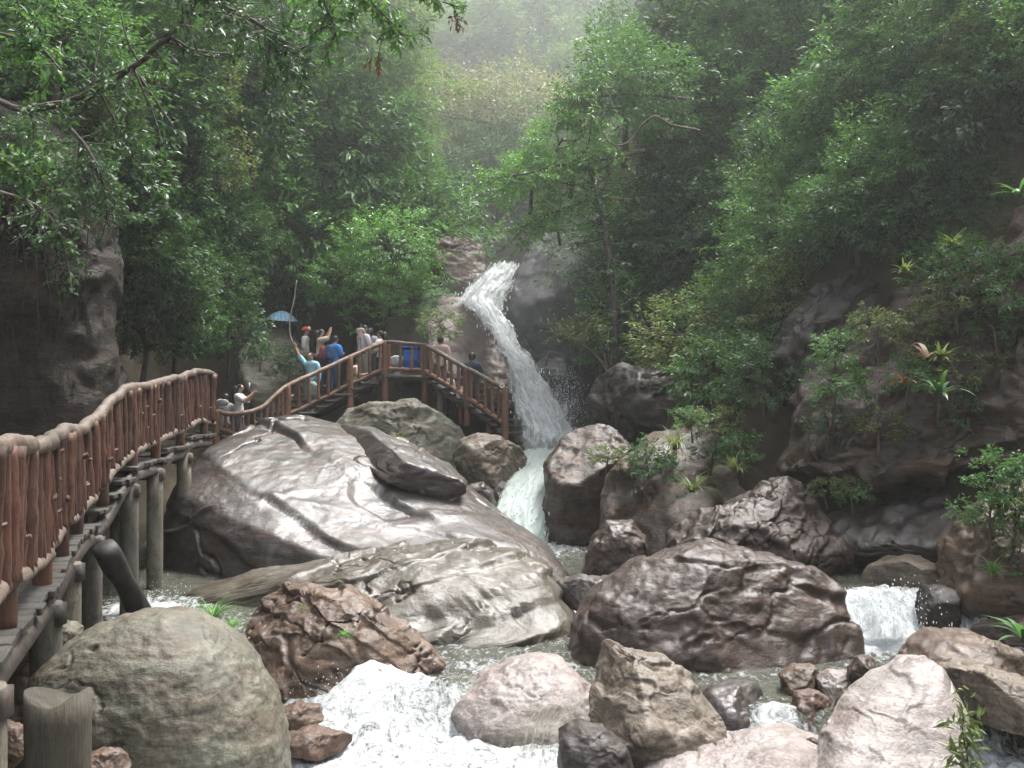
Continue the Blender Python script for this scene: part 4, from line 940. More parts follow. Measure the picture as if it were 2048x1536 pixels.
blob('hand_bag', 'pale green bag hanging below the light blue shirt', 'bag', P(625, 778, 26.5), (0.14, 0.08, 0.18), cloth((0.25, 0.36, 0.27)), 3)
blob('shoulder_bag', 'pale bag slung over the bending grey person', 'bag', P(444, 805, 24.75), (0.15, 0.06, 0.08), cloth((0.40, 0.40, 0.38)), 4)
blob('grey_bag', 'crumpled grey bag behind the landing rail', 'bag', P(793, 722, 27.55), (0.17, 0.10, 0.14), cloth((0.42, 0.45, 0.47)), 5)
blob('shopping_bag', 'pale bag carried beside the striped child', 'bag', P(922, 788, 25.9), (0.12, 0.06, 0.11), cloth((0.6, 0.6, 0.62)), 6)
ph = empty('phone', P(499, 771, 25.4), 'small phone held up by the person in white blouse', 'phone')
V, T = merge_vf([box_vf(-.006, .006, -.035, .035, -.07, .07)]); obj('case', mesh_np('case', V, T, cloth((0.7, 0.7, 0.7)), False), ph)
V, T = merge_vf([box_vf(-.009, -.0065, -.03, .03, -.062, .062)]); obj('screen', mesh_np('screen', V, T, cloth((0.03, 0.03, 0.035)), False), ph)
def bin_(label, c, col):
    root = empty('blue_bin', c, label, 'bin', 'blue bins on the landing')
    prof = [(0.0, 0.0), (.17, 0.0), (.185, .05), (.19, .25), (.20, .27), (.20, .30), (.19, .32), (.19, .5), (.17, .56), (0, .56)]
    ang = np.linspace(0, 2 * PI, 25)[:-1]
    V = np.array([(r * math.cos(a), r * math.sin(a), z) for r, z in prof for a in ang]); n = 24
    i, j = np.meshgrid(np.arange(len(prof) - 1), np.arange(n), indexing='ij'); a = i * n + j; b_ = i * n + (j + 1) % n
    obj('drum', mesh_np('drum', V, np.stack([a, b_, b_ + n, a + n], -1).reshape(-1, 4), cloth(col)), root)
    V2 = np.array([(r * math.cos(a), r * math.sin(a), z) for r, z in ((0, .62), (.19, .62), (.215, .58), (.215, .64), (.12, .70), (0, .71)) for a in ang])
    i, j = np.meshgrid(np.arange(5), np.arange(n), indexing='ij'); a = i * n + j; b_ = i * n + (j + 1) % n
    obj('lid', mesh_np('lid', V2, np.stack([a, b_, b_ + n, a + n], -1).reshape(-1, 4), cloth(col)), root)
bin_('bright blue plastic bin on the landing, further from the pink shirt', P(821, 742, 27.7), (0.02, 0.13, 0.50))
bin_('darker blue bin beside the landing corner post', P(842, 742, 27.8), (0.02, 0.07, 0.26))
# umbrella
um = empty('umbrella', P(564, 640, 30.0), 'blue-green tartan umbrella held above the boulder', 'umbrella'); um.rotation_euler = (0.12, 0.06, 0.3)
t = NT('tartan'); co = t.objco()
wv = []
for ax in (0, 1):
    x = t.new('ShaderNodeTexWave', bands_direction='X' if ax == 0 else 'Y'); x.inputs['Scale'].default_value = 3.2; t.link(co, x.inputs['Vector']); wv.append(t.ramp(x.outputs['Fac'], [(0.62, 0), (0.7, 1)]))
base = t.mix(t.math('MULTIPLY', wv[0], 0.55), (0.30, 0.50, 0.60), (0.10, 0.22, 0.36)); base = t.mix(t.math('MULTIPLY', wv[1], 0.5), base, (0.12, 0.26, 0.40))
t.link(base, t.b.inputs['Base Color']); t.b.inputs['Roughness'].default_value = 0.5
na, nr = 48, 10
ang = np.arange(na) / na * 2 * PI; sc8 = 1 - 0.10 * np.abs(np.sin(ang * 4))
V = np.array([(r * math.cos(a) * 0.45 * s_, r * math.sin(a) * 0.45 * s_, 0.26 * (1 - (r ** 1.9)) - 0.02 * r * (1 - s_) * 5) for r in np.linspace(0.02, 1, nr) for a, s_ in zip(ang, 1 - (1 - sc8) * 1.0)])
i, j = np.meshgrid(np.arange(nr - 1), np.arange(na), indexing='ij'); a = i * na + j; b_ = i * na + (j + 1) % na
obj('canopy', mesh_np('canopy', V, np.stack([a, b_, b_ + na, a + na], -1).reshape(-1, 4), t.m), um)
obj('shaft', tube_mesh('shaft', np.array([(0, 0, .30), (0, 0, 0), (0, 0, -.45)]), 0.008, cloth((0.3, 0.3, 0.3)), 6), um)
for k in range(8):
    a = k * PI / 4; obj('rib', tube_mesh('rib', np.array([(math.cos(a) * r * .445, math.sin(a) * r * .445, 0.26 * (1 - r ** 1.9) - 0.006) for r in (0.05, .4, .7, 1)]), 0.004, cloth((0.3, 0.3, 0.3)), 4), um)

# ------------------------------------------------------------------ vegetation
def leaves_vf(C, A, Nn, ln, wd, fold=0.18):
    """C base points, A axis (unit), Nn normal (unit)"""
    S = np.cross(A, Nn); S /= np.linalg.norm(S, axis=1)[:, None] + 1e-9
    Nn = np.cross(S, A)
    ln = np.broadcast_to(ln, (len(C),))[:, None]; wd = np.broadcast_to(wd, (len(C),))[:, None]
    tip = C + A * ln - Nn * ln * 0.12
    m = C + A * ln * 0.45
    l = m + S * wd * 0.5 + Nn * wd * fold; r = m - S * wd * 0.5 + Nn * wd * fold
    n = len(C); V = np.stack([C, l, tip, r], 1).reshape(-1, 3); i = np.arange(n) * 4
    T = np.concatenate([np.stack([i, i + 2, i + 1], -1), np.stack([i, i + 3, i + 2], -1)])
    return V, T
def unit(a): return a / (np.linalg.norm(a, axis=1)[:, None] + 1e-9)
def crown_mesh(name, seed, nclu, per, rad, leaf, mat, wl=0.42, lobes=0.35, up=0.25, droop=0.3, clr=0.16, fill=0.45, mat2=None, top_frac=0.0, zmin=-0.75):
    rs = np.random.RandomState(seed)
    d = unit(rs.normal(size=(nclu * 3, 3))); d = d[d[:, 2] > zmin][:nclu]
    lob = 1 + lobes * fbm(d * 1.7, 3, seed) + 0.12 * fbm(d * 5, 2, seed + 3)
    rr = lob * (fill + (1 - fill) * rs.uniform(0, 1, len(d)) ** 0.45)
    c = d * rr[:, None] * np.array(rad)
    tw = unit(d + np.array((0, 0, up)) + 0.45 * rs.normal(size=d.shape))
    n = len(c) * per; ci = np.repeat(np.arange(len(c)), per)
    size = clr * (rad[0] + rad[2]) / 2
    t = rs.uniform(-1, 1, n)
    rv = unit(rs.normal(size=(n, 3)))
    pos = c[ci] + tw[ci] * (t * size)[:, None] + rv * (size * 0.55 * rs.uniform(0, 1, n) ** 0.6)[:, None] * np.array((1, 1, 0.55))
    ax = unit(tw[ci] * 0.8 + rv * np.array((1, 1, 0.5)) + np.array((0, 0, -droop)))
    nn = unit(np.array((0, 0, 1.0)) + 0.55 * rs.normal(size=(n, 3)) + 0.35 * d[ci])
    ln = leaf * rs.uniform(0.65, 1.3, n)
    V, T = leaves_vf(pos, ax, nn, ln, ln * wl)
    me = mesh_np(name, V, T, MATS[mat], False)
    tint = np.clip(0.32 + 0.22 * rs.normal(size=len(c)), 0, 0.95)[ci] + 0.05 * rs.normal(size=n)
    attr_f(me, 'tint', np.repeat(np.clip(tint, 0, 0.99), 4))
    if mat2:
        me.materials.append(MATS[mat2])
        sel = (c[ci][:, 2] > rad[2] * top_frac) & (rs.uniform(size=n) < 0.7)
        mi = np.concatenate([sel, sel]).astype(np.int32)
        me.polygons.foreach_set('material_index', mi)
    return me
def trunk_mesh(name, seed, h, rad, r0, nb=6, mat='trunk', lean=0.15):
    rs = np.random.RandomState(seed); parts = []
    top = np.array((rs.normal() * lean * h, rs.normal() * lean * h, h))
    main = catmull(np.array([(0, 0, -0.5), top * 0.35 + rs.normal(size=3) * 0.06 * h * (1, 1, 0), top * 0.7 + rs.normal(size=3) * 0.06 * h * (1, 1, 0), top]), 16)
    parts.append(tube_vf(main, np.linspace(r0, r0 * 0.35, 16), 7, 0.15, seed))
    for k in range(nb):
        a = main[rs.randint(5, 15)]; d = rs.normal(size=3); d[2] = abs(d[2]) * 0.8; d /= np.linalg.norm(d)
        e = a + d * np.array(rad) * rs.uniform(0.55, 0.95); m = (a + e) / 2 + rs.normal(size=3) * 0.08 * rad[0]
        parts.append(tube_vf(catmull(np.array([a, m, e]), 9), np.linspace(r0 * 0.4, r0 * 0.08, 9), 5, 0.1, seed + k))
    V, T = merge_vf(parts); return mesh_np(name, V, T, MATS[mat])
class Proto:
    def __init__(s, seed, rad, nclu, per, leaf, mat, h=None, r0=None, **kw):
        s.rad = rad; s.h = h if h is not None else rad[2] * 0.9
        s.cr = crown_mesh('crown', seed, nclu, per, rad, leaf, mat, **kw)
        s.tr = trunk_mesh('trunk', seed, s.h + rad[2] * 0.3, rad, r0 or rad[0] * 0.05)
def plant(pr, name, label, cat, base, sc, rz, group=None, tilt=(0, 0), stretch=1.0):
    root = empty(name, base, label, cat, group, rz); root.rotation_euler = (tilt[0], tilt[1], rz); root.scale = (sc, sc, sc * stretch)
    obj('trunk', pr.tr, root); obj('crown', pr.cr, root, (0, 0, pr.h)); return root
N = dict(
 dark=[Proto(s, (1.2, 1.2, 1.0), 260, 30, 0.082, 'leaf_dark', h=0.8) for s in (1, 2, 3)] + [Proto(41, (1.2, 1.2, 1.0), 170, 16, 0.135, 'leaf_dark', h=0.8, wl=0.5)],
 mid=[Proto(s, (1.2, 1.2, 1.05), 260, 30, 0.08, 'leaf_mid', h=0.8) for s in (4, 5, 6)] + [Proto(42, (1.2, 1.2, 1.0), 160, 16, 0.15, 'leaf_mid', h=0.8, wl=0.36, droop=0.6)],
 bright=[Proto(s, (1.2, 1.2, 1.0), 240, 30, 0.08, 'leaf_bright', h=0.8, up=0.1, droop=0.5) for s in (7, 8)],
 olive=[Proto(9, (1.2, 1.2, 1.0), 230, 28, 0.08, 'leaf_olive', h=0.8)],
 fine=[Proto(s, (1.2, 1.2, 1.1), 230, 26, 0.07, 'leaf_mid', h=0.8, wl=0.3, lobes=0.5) for s in (10, 11)],
 fard=[Proto(s, (3.6, 3.6, 3.2), 380, 32, 0.22, 'leaf_dark', h=3.5, lobes=0.45) for s in (12, 13)],
 farm=[Proto(s, (3.6, 3.6, 3.4), 380, 32, 0.22, 'leaf_mid', h=3.5, lobes=0.45) for s in (14, 15)],
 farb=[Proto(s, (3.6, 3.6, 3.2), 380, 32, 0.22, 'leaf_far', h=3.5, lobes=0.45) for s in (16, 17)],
 cream=[Proto(18, (4.0, 4.0, 3.4), 520, 34, 0.20, 'leaf_far', h=3.6, lobes=0.4, mat2='leaf_cream', top_frac=0.25)],
)
vr = random.Random(21)
def pick(spec):
    x = vr.random() * sum(w_ for k, w_ in spec)
    for k, w_ in spec:
        x -= w_
        if x <= 0: return vr.choice(N[k])
    return N[spec[0][0]][0]
def inside(poly, x, y):
    c = False; n = len(poly)
    for i in range(n):
        x1, y1 = poly[i]; x2, y2 = poly[(i + 1) % n]
        if (y1 > y) != (y2 > y) and x < (x2 - x1) * (y - y1) / (y2 - y1) + x1: c = not c
    return c
KW = dict(dark='dark glossy', mid='mid-green', bright='bright green', olive='olive-tinted', fine='fine-leaved', fard='dark', farm='mid-green', farb='light green')
KOF = {id(p): k for k, v in N.items() for p in v}
def scatter(poly, step, spec, scl, label, cat, group, name, d0, d1=None, flat=None, stretch=1.0, jit=0.35, near=0.0):
    xs_ = [p[0] for p in poly]; ys_ = [p[1] for p in poly]; cnt = 0
    y = min(ys_)
    row = 0
    while y <= max(ys_):
        x = min(xs_) + (row % 2) * step * 0.5
        while x <= max(xs_):
            px, py = x + vr.uniform(-jit, jit) * step, y + vr.uniform(-jit, jit) * step
            if inside(poly, px, py):
                D = flat(px, py) if flat else hit(px, py, d0)
                if D is not None and (d1 is None or D <= d1):
                    D = D - near
                    p = P(px, py, D); sc_ = vr.uniform(*scl) * (1 if flat else (max(0.85, D / 52) if d0 > 30 else max(0.8, D / 22))); pr = pick(spec)
                    plant(pr, name, KW[KOF[id(pr)]] + ' ' + (label(px, py) if callable(label) else label), cat, (p[0], p[1], p[2] - pr.h * sc_ * 0.9), sc_, vr.uniform(0, 6.28), group, (vr.uniform(-.15, .15), vr.uniform(-.15, .15)), vr.uniform(0.85, 1.15) * stretch); cnt += 1
            x += step
        y += step * 0.8; row += 1
    return cnt
cnt = []
def zone(zs, tail):
    def f(px, py):
        for x0, x1, y0, y1, ph in zs:
            if x0 <= px < x1 and y0 <= py < y1: return tail[0] + ' ' + ph
        return tail[0] + ' ' + tail[1]
    return f
A = 9999
# far hillside, tall wooded slope behind the fall
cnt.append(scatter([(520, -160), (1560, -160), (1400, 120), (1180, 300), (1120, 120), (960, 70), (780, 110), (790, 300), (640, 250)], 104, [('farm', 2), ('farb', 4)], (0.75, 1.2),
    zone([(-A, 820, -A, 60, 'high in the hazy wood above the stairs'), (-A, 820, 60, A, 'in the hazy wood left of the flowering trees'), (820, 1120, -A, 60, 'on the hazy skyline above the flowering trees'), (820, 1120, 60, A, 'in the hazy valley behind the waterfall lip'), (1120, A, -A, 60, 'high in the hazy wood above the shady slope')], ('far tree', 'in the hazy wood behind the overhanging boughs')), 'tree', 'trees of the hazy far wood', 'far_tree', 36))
# slope left of the fall
cnt.append(scatter([(470, -40), (700, 60), (790, 260), (850, 420), (900, 500), (880, 590), (700, 610), (640, 560), (480, 570), (430, 300)], 100, [('mid', 3), ('bright', 2), ('fine', 2.5), ('dark', 0.6)], (1.0, 1.7),
    zone([(-A, 600, -A, 200, 'at the top of the slope above the umbrella'), (-A, 600, 200, 420, 'halfway up the slope above the umbrella'), (-A, 600, 420, A, 'low on the slope behind the umbrella'), (600, A, -A, 300, 'at the edge of the hazy valley'), (600, 760, 300, A, 'on the slope above the crowd')], ('bush', 'beside the rock at the waterfall lip')), 'bush', 'bushes on the slope above the stairs', 'bush', 27))
# dark wall of trees behind the near boardwalk
cnt.append(scatter([(-60, -60), (560, -60), (560, 520), (480, 560), (460, 690), (260, 730), (200, 480), (120, 250), (60, 210), (-60, 200)], 98, [('dark', 4), ('mid', 1.5), ('olive', 0.4)], (0.75, 1.25),
    zone([(-A, 200, -A, 120, 'in the top corner above the root-hung cliff'), (-A, 200, 120, A, 'on the shoulder of the root-hung cliff'), (200, 380, -A, 200, 'in the top of the shady thicket'), (200, 380, 200, 450, 'beside the edge of the root-hung cliff'), (200, 380, 450, A, 'at the foot of the thicket behind the railing'), (380, A, -A, 200, 'in the thicket at the edge of the sunny slope'), (380, A, 200, 450, 'in the middle of the thicket behind the boulder path')], ('bush', 'low in the thicket above the phone photographer')), 'bush', 'thicket behind the near railing', 'bush', 13, flat=lambda px, py: 17.5 + 9 * max(0, (px - 150) / 400) + vr.uniform(-1, 1)))
# slope right of the fall
cnt.append(scatter([(1260, -60), (2120, -60), (2120, 180), (1980, 260), (1820, 380), (1680, 520), (1610, 640), (1570, 760), (1480, 830), (1380, 800), (1250, 700), (1210, 560), (1330, 300)], 96, [('dark', 3.5), ('mid', 3), ('fine', 2.2), ('olive', 0.5)], (0.85, 1.35),
    zone([(-A, 1500, -A, 150, 'high where the shady slope meets the hazy wood'), (1500, 1800, -A, 150, 'at the top of the shady slope'), (1800, A, -A, 150, 'in the top corner of the shady slope'), (-A, 1500, 150, 350, 'behind the overhanging boughs'), (1500, 1800, 150, 350, 'in the middle of the shady slope'), (1800, A, 150, A, 'above the bare red bank'), (-A, 1400, 350, 600, 'above the black overhanging rock'), (1400, A, 350, 600, 'halfway down the shady slope')], ('shrub', 'just above the wet rock face')), 'shrub', 'shrubs on the shady slope', 'shrub', 14, near=0.5))
# small growth on the cliffs of the far bank
SM = [Proto(s_, (0.6, 0.6, 0.42), 70, 18, 0.075, m_, h=0.25, lobes=0.5) for s_, m_ in ((31, 'leaf_dark'), (32, 'leaf_mid'), (33, 'leaf_olive'))]
N['small'] = SM; KW['small'] = 'low'
for p_ in SM: KOF[id(p_)] = 'small'
def cliffD(px, py): return 15.9 - 0.5 * (px - 1560) / 500 + vr.uniform(-0.15, 0.1)
cnt.append(scatter([(1600, 780), (1700, 650), (1850, 560), (2060, 430), (2080, 880), (1960, 900), (1900, 800), (1760, 860), (1640, 880)], 104, [('small', 1)], (0.5, 1.0), zone([(-A, 1760, -A, A, 'tuft on the dark leaning cliff near the wet rock face'), (1760, 1920, -A, 720, 'tuft on the upper dark leaning cliff'), (1760, 1920, 720, A, 'tuft on the lip of the undercut')], ('leafy', 'tuft at the outer end of the dark leaning cliff')), 'plant', 'tufts on the leaning cliff', 'cliff_plant', 14, flat=cliffD))
cnt.append(scatter([(1780, 430), (1900, 330), (2060, 240), (2060, 420), (1950, 480), (1820, 560)], 90, [('dark', 1), ('mid', 1), ('fine', 1)], (0.5, 0.8), 'low shrub hanging over the bare red bank', 'shrub', 'shrubs over the bare bank', 'shrub', 13))
cnt.append(scatter([(1190, 900), (1260, 840), (1440, 830), (1560, 870), (1600, 930), (1440, 950), (1380, 1010), (1280, 940), (1220, 960)], 84, [('small', 1)], (0.5, 0.9), zone([(-A, 1330, -A, A, 'tuft on the crest of the green-stained wall')], ('leafy', 'tuft on the crest of the wet rock face')), 'plant', 'tufts on the wet rock face', 'cliff_plant', 14, flat=lambda px, py: 17.6 + vr.uniform(-.2, .2)))
cnt.append(scatter([(1960, 930), (2060, 900), (2060, 1180), (1990, 1120)], 58, [('small', 1)], (0.4, 0.75), 'fern-like tuft on the tall brown bank boulder', 'plant', 'tufts on the bank boulder', 'cliff_plant', 14, flat=lambda px, py: 12.8))
cnt.append(scatter([(1620, 960), (1720, 940), (1740, 1000), (1660, 1010)], 55, [('small', 1)], (0.4, 0.6), 'tuft on the ledge behind the folded boulder', 'plant', 'tufts on the ledge', 'cliff_plant', 14, flat=lambda px, py: 15.6))
cnt.append(scatter([(880, 600), (920, 650), (960, 740), (930, 720), (870, 650)], 52, [('small', 1)], (0.8, 1.3), 'tuft on the rust-streaked rock beside the stairs', 'plant', 'tufts on the rust-streaked rock', 'cliff_plant', 14, flat=lambda px, py: 27.4))
cnt.append(scatter([(20, 260), (190, 330), (212, 520), (170, 440), (90, 420), (0, 400)], 92, [('dark', 2), ('mid', 1)], (0.3, 0.5), 'ivy clump hanging on the root-hung cliff', 'plant', 'clumps on the root-hung cliff', 'ivy_clump', 14, flat=lambda px, py: 14.6))
cnt.append(scatter([(480, 700), (560, 670), (600, 720), (540, 760), (480, 780)], 62, [('small', 1)], (0.7, 1.1), 'tuft growing on the big grey boulder behind the stairs', 'plant', 'tufts on the grey boulder', 'cliff_plant', 14, flat=lambda px, py: 28.2))
SC['veg_counts'] = str(cnt)
# distinct trees
def one(kind, i, px, py, D, sc_, label, name, cat, stretch=1.0, rz=0.0):
    pr = N[kind][i]; p = P(px, py, D)
    return plant(pr, name, label, cat, (p[0], p[1], p[2] - pr.h * sc_ * stretch), sc_, rz, None, (0, 0), stretch)
one('cream', 0, 885, 300, 43, 0.85, 'cream-flowering tree, the leftmost of the pair in the hazy valley', 'flowering_tree', 'tree', 1.1)
one('cream', 0, 1040, 285, 44, 0.85, 'cream-flowering tree beside its twin nearer the overhanging branches', 'flowering_tree', 'tree', 1.1, 2.0)
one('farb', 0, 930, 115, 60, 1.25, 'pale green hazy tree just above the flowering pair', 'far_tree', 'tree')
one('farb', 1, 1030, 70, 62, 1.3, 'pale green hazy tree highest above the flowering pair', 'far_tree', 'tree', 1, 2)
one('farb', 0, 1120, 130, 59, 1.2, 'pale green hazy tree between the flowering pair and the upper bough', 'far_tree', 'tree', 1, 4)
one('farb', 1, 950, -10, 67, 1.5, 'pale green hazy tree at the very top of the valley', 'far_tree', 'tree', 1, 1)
one('fard', 0, 905, 400, 40, 0.55, 'dark tree below the flowering pair, beside the hollow', 'far_tree', 'tree')
one('fard', 1, 1000, 380, 40.5, 0.6, 'dark tree below the flowering pair, nearer the drooping boughs', 'far_tree', 'tree', 1, 2)
one('farm', 0, 800, 400, 39, 0.6, 'mid-green tree below the flowering pair at the edge of the sunny slope', 'far_tree', 'tree', 1, 1)
one('bright', 0, 780, 510, 29.6, 1.3, 'bright green bush rising behind the people in white and lilac', 'bush', 'bush', 1.0)
one('bright', 1, 820, 600, 29.6, 0.9, 'bright green bush right behind the blue bins', 'bush', 'bush', 0.9)
one('bright', 1, 690, 560, 30.0, 1.0, 'bright green bush above the blue-shirted person', 'bush', 'bush', 0.95, 2)
one('mid', 1, 560, 520, 31.8, 1.3, 'round green bush behind the umbrella', 'bush', 'bush', 1.0)
one('bright', 0, 1060, 360, 26.5, 0.9, 'light green leafy bough reaching over the waterfall', 'overhanging_tree', 'tree', 0.75, 1.0)
one('bright', 1, 1140, 300, 26.5, 1.1, 'light green crown above the towering grey rock', 'overhanging_tree', 'tree', 0.85, 2.0)
one('bright', 0, 1120, 430, 27, 0.75, 'low light green bough touching the top of the towering rock', 'overhanging_tree', 'tree', 0.8, 3.0)
one('mid', 2, 1250, 180, 26, 1.5, 'tall tree crown overhanging the valley from the shady slope', 'overhanging_tree', 'tree', 1.0, 0.5)
one('olive', 0, 1150, 660, 24.5, 0.42, 'small olive bush leaning out over the plunge', 'bush', 'bush', 0.6)

# --- boughs, trunks and vines
def spray_vf(rs, a, b, n, leaf, wl=0.42, droop=0.3, sag=0.08):
    a = np.array(a, float); b = np.array(b, float); m = (a + b) / 2 + np.array((0, 0, -sag)) * np.linalg.norm(b - a) + rs.normal(size=3) * 0.03
    c = catmull(np.array([a, m, b]), 10)
    t = rs.uniform(0.15, 1.0, n); pos = np.stack([np.interp(t, np.linspace(0, 1, 10), c[:, k]) for k in range(3)], -1) + rs.normal(size=(n, 3)) * leaf * 0.25
    ax = unit(unit(np.tile(b - a, (n, 1))) * 0.5 + rs.normal(size=(n, 3)) * 0.7 + np.array((0, 0, -droop)))
    nn = unit(np.array((0, -0.3, 1.0)) + 0.6 * rs.normal(size=(n, 3)))
    ln = leaf * rs.uniform(0.6, 1.25, n)
    return c, leaves_vf(pos, ax, nn, ln, ln * wl)
def bough(name, label, path, r0, r1, sprays, leaf, mat, seed, length=0.5, nl=16, bark='trunk', droop=0.3, cat='branch', t0=0.15, dirb=(0, 0, 0), wl=0.42):
    rs = np.random.RandomState(seed)
    c = catmull(np.array([P(*p) for p in path]), 40); c = rough_path(c, 0.02, 3.0, seed)
    root = empty(name, tuple(c[0]), label, cat); o0 = c[0].copy()
    tubes = [tube_vf(c - o0, np.linspace(r0, r1, 40), 7, 0.15, seed)]; LV, LTT, off, tints = [], [], 0, []
    for k in range(sprays):
        q = c[int(rs.uniform(t0, 1.0) * 39)]
        d = unit(rs.normal(size=(1, 3)) * np.array((1, .7, .7)) + np.array(dirb))[0]
        e = q + d * length * rs.uniform(0.4, 1.2)
        cc, (V, T) = spray_vf(rs, q - o0, e - o0, nl, leaf, wl, droop)
        tubes.append(tube_vf(cc, np.linspace(r1 * 0.6, 0.003, 10), 4)); LV.append(V); LTT.append(T + off); off += len(V)
        tints.append(np.repeat(np.clip(0.35 + 0.2 * rs.normal() + 0.06 * rs.normal(size=nl), 0, 0.99), 4))
    V, T = merge_vf(tubes); obj('branch', mesh_np('branch', V, T, MATS[bark]), root)
    if sprays:
        me = mesh_np('leaves', np.vstack(LV), np.vstack(LTT), MATS[mat], False); attr_f(me, 'tint', np.concatenate(tints)); obj('leaves', me, root)
    return root
bough('overhanging_bough', 'thin grey bough curving across the top of the dark thicket', [(-40, 190, 11), (60, 218, 10.8), (160, 195, 10.5), (270, 130, 10), (350, 60, 9.6), (420, -40, 9.2)], 0.035, 0.022, 46, 0.085, 'leaf_dark', 1, 0.8, 22)
bough('overhanging_bough', 'leafy bough in the top corner nearest the camera', [(-80, 60, 7.5), (0, 70, 7.4), (70, 90, 7.3), (120, 140, 7.3)], 0.02, 0.008, 30, 0.075, 'leaf_mid', 2, 0.32, 16)
bough('overhanging_bough', 'leafy bough hanging low against the root-hung cliff', [(-80, 300, 9.0), (0, 310, 9.0), (60, 330, 9.0), (90, 370, 9.0)], 0.02, 0.008, 30, 0.08, 'leaf_mid', 3, 0.36, 16, dirb=(0, 0, -.3))
bough('overhanging_bough', 'dark drooping bough over the edge of the root-hung cliff', [(120, 240, 14), (170, 290, 14), (205, 360, 14), (215, 450, 14)], 0.03, 0.012, 55, 0.09, 'leaf_dark', 23, 0.6, 20, dirb=(0, 0, -.5))
bough('overhanging_bough', 'dark drooping bough in front of the root-hung cliff face', [(-20, 380, 13.6), (50, 400, 13.6), (110, 450, 13.6), (140, 540, 13.6)], 0.03, 0.012, 45, 0.09, 'leaf_dark', 24, 0.55, 20, dirb=(0, 0, -.5))
bough('overhanging_bough', 'dark leafy bough along the top edge above the thicket', [(300, -60, 9.5), (420, 0, 9.5), (520, 50, 9.6), (600, 110, 9.8)], 0.03, 0.012, 60, 0.085, 'leaf_dark', 4, 0.75, 20, dirb=(0, 0, -.2))
bough('overhanging_bough', 'leafy spray hanging from the top edge beside the hazy wood', [(640, -60, 8.2), (650, 0, 8.2), (665, 40, 8.2), (672, 85, 8.2)], 0.012, 0.005, 26, 0.075, 'leaf_mid', 5, 0.30, 14, dirb=(0, 0, -.6))
bough('overhanging_bough', 'leafy spray hanging in front of the hazy wood with a dry tip', [(700, -60, 8.0), (740, 0, 8.0), (775, 40, 8.0), (815, 75, 8.0)], 0.012, 0.004, 30, 0.075, 'leaf_mid', 6, 0.24, 12, dirb=(.1, 0, -.4))
bough('overhanging_bough', 'small spray of leaves at the top edge above the flowering trees', [(830, -60, 8.0), (860, -10, 8.0), (900, 10, 8.0), (935, 18, 8.0)], 0.010, 0.004, 14, 0.072, 'leaf_mid', 7, 0.16, 9, dirb=(.1, 0, -.3))
bough('dry_twig', 'brown dry leaves dangling from a thread-thin twig', [(775, 40, 8.0), (765, 75, 8.0), (758, 100, 8.0), (754, 130, 8.0)], 0.004, 0.003, 5, 0.06, 'leaf_dry', 8, 0.08, 5, dirb=(0, 0, -1), t0=0.6, droop=1.0)
bough('dry_twig', 'brown dry leaves hanging at the top edge over the flowering trees', [(905, 10, 8.0), (910, 25, 8.0), (914, 35, 8.0), (916, 45, 8.0)], 0.004, 0.003, 4, 0.055, 'leaf_dry', 9, 0.07, 5, dirb=(0, 0, -1), t0=0.5, droop=1.0)
bough('leaning_tree', 'slender dark tree leaning up beside the towering grey rock', [(1232, 770, 23.8), (1226, 680, 23.8), (1228, 600, 23.9), (1218, 520, 24), (1205, 440, 24.2), (1190, 370, 24.4), (1165, 300, 24.6)], 0.11, 0.04, 110, 0.10, 'leaf_mid', 10, 1.0, 22, t0=0.15, cat='tree', dirb=(-.3, -.1, .1))
bough('bare_branch', 'bare reddish branch curling in a loop among the boughs', [(1400, 262, 23.4), (1345, 250, 23.3), (1310, 233, 23.2), (1285, 250, 23.2), (1265, 278, 23.2), (1235, 292, 23.2), (1210, 275, 23.2), (1203, 240, 23.2), (1222, 205, 23.2), (1200, 165, 23.2)], 0.032, 0.010, 14, 0.10, 'leaf_bright', 11, 0.8, 14, t0=0.5)
bough('overhanging_bough', 'light green drooping bough reaching furthest over the waterfall', [(1290, 300, 24.6), (1200, 320, 24.5), (1120, 330, 24.5), (1040, 350, 24.6), (960, 360, 24.8)], 0.05, 0.012, 85, 0.12, 'leaf_bright', 12, 0.95, 24, dirb=(-.2, 0, -.35), wl=0.36)
bough('overhanging_bough', 'lower light green bough brushing the towering grey rock', [(1260, 400, 24.6), (1190, 400, 24.5), (1120, 420, 24.6), (1060, 445, 24.8), (1025, 480, 25)], 0.04, 0.01, 60, 0.11, 'leaf_bright', 13, 0.8, 22, dirb=(-.1, 0, -.3), wl=0.36)
bough('overhanging_bough', 'upper green bough spreading toward the flowering trees', [(1380, 200, 25), (1300, 190, 25), (1220, 190, 25), (1140, 215, 25.2)], 0.05, 0.012, 80, 0.12, 'leaf_mid', 14, 1.1, 24, dirb=(-.1, 0, .1), wl=0.38)
bough('small_tree', 'small sparse tree leaning out beside the plunge pool', [(1215, 748, 23.0), (1195, 715, 22.9), (1165, 690, 22.8), (1130, 672, 22.8), (1100, 662, 22.8)], 0.035, 0.008, 20, 0.085, 'leaf_olive', 15, 0.55, 14, t0=0.5, cat='tree', dirb=(0, 0, .4))
bough('small_tree', 'forked sapling beside the small sparse tree at the plunge pool', [(1217, 750, 23.1), (1205, 700, 23.0), (1190, 650, 22.9), (1160, 625, 22.8)], 0.03, 0.008, 16, 0.085, 'leaf_olive', 16, 0.5, 14, t0=0.55, cat='tree', dirb=(0, 0, .2))
bough('white_vine', 'pale bare vine hanging beside the tartan umbrella', [(594, 560, 28.4), (588, 600, 28.3), (580, 640, 28.2), (580, 668, 28.1), (590, 692, 28.0), (612, 712, 27.9)], 0.017, 0.014, 0, 0.1, 'leaf_mid', 17, bark='trunk_pale', cat='vine')
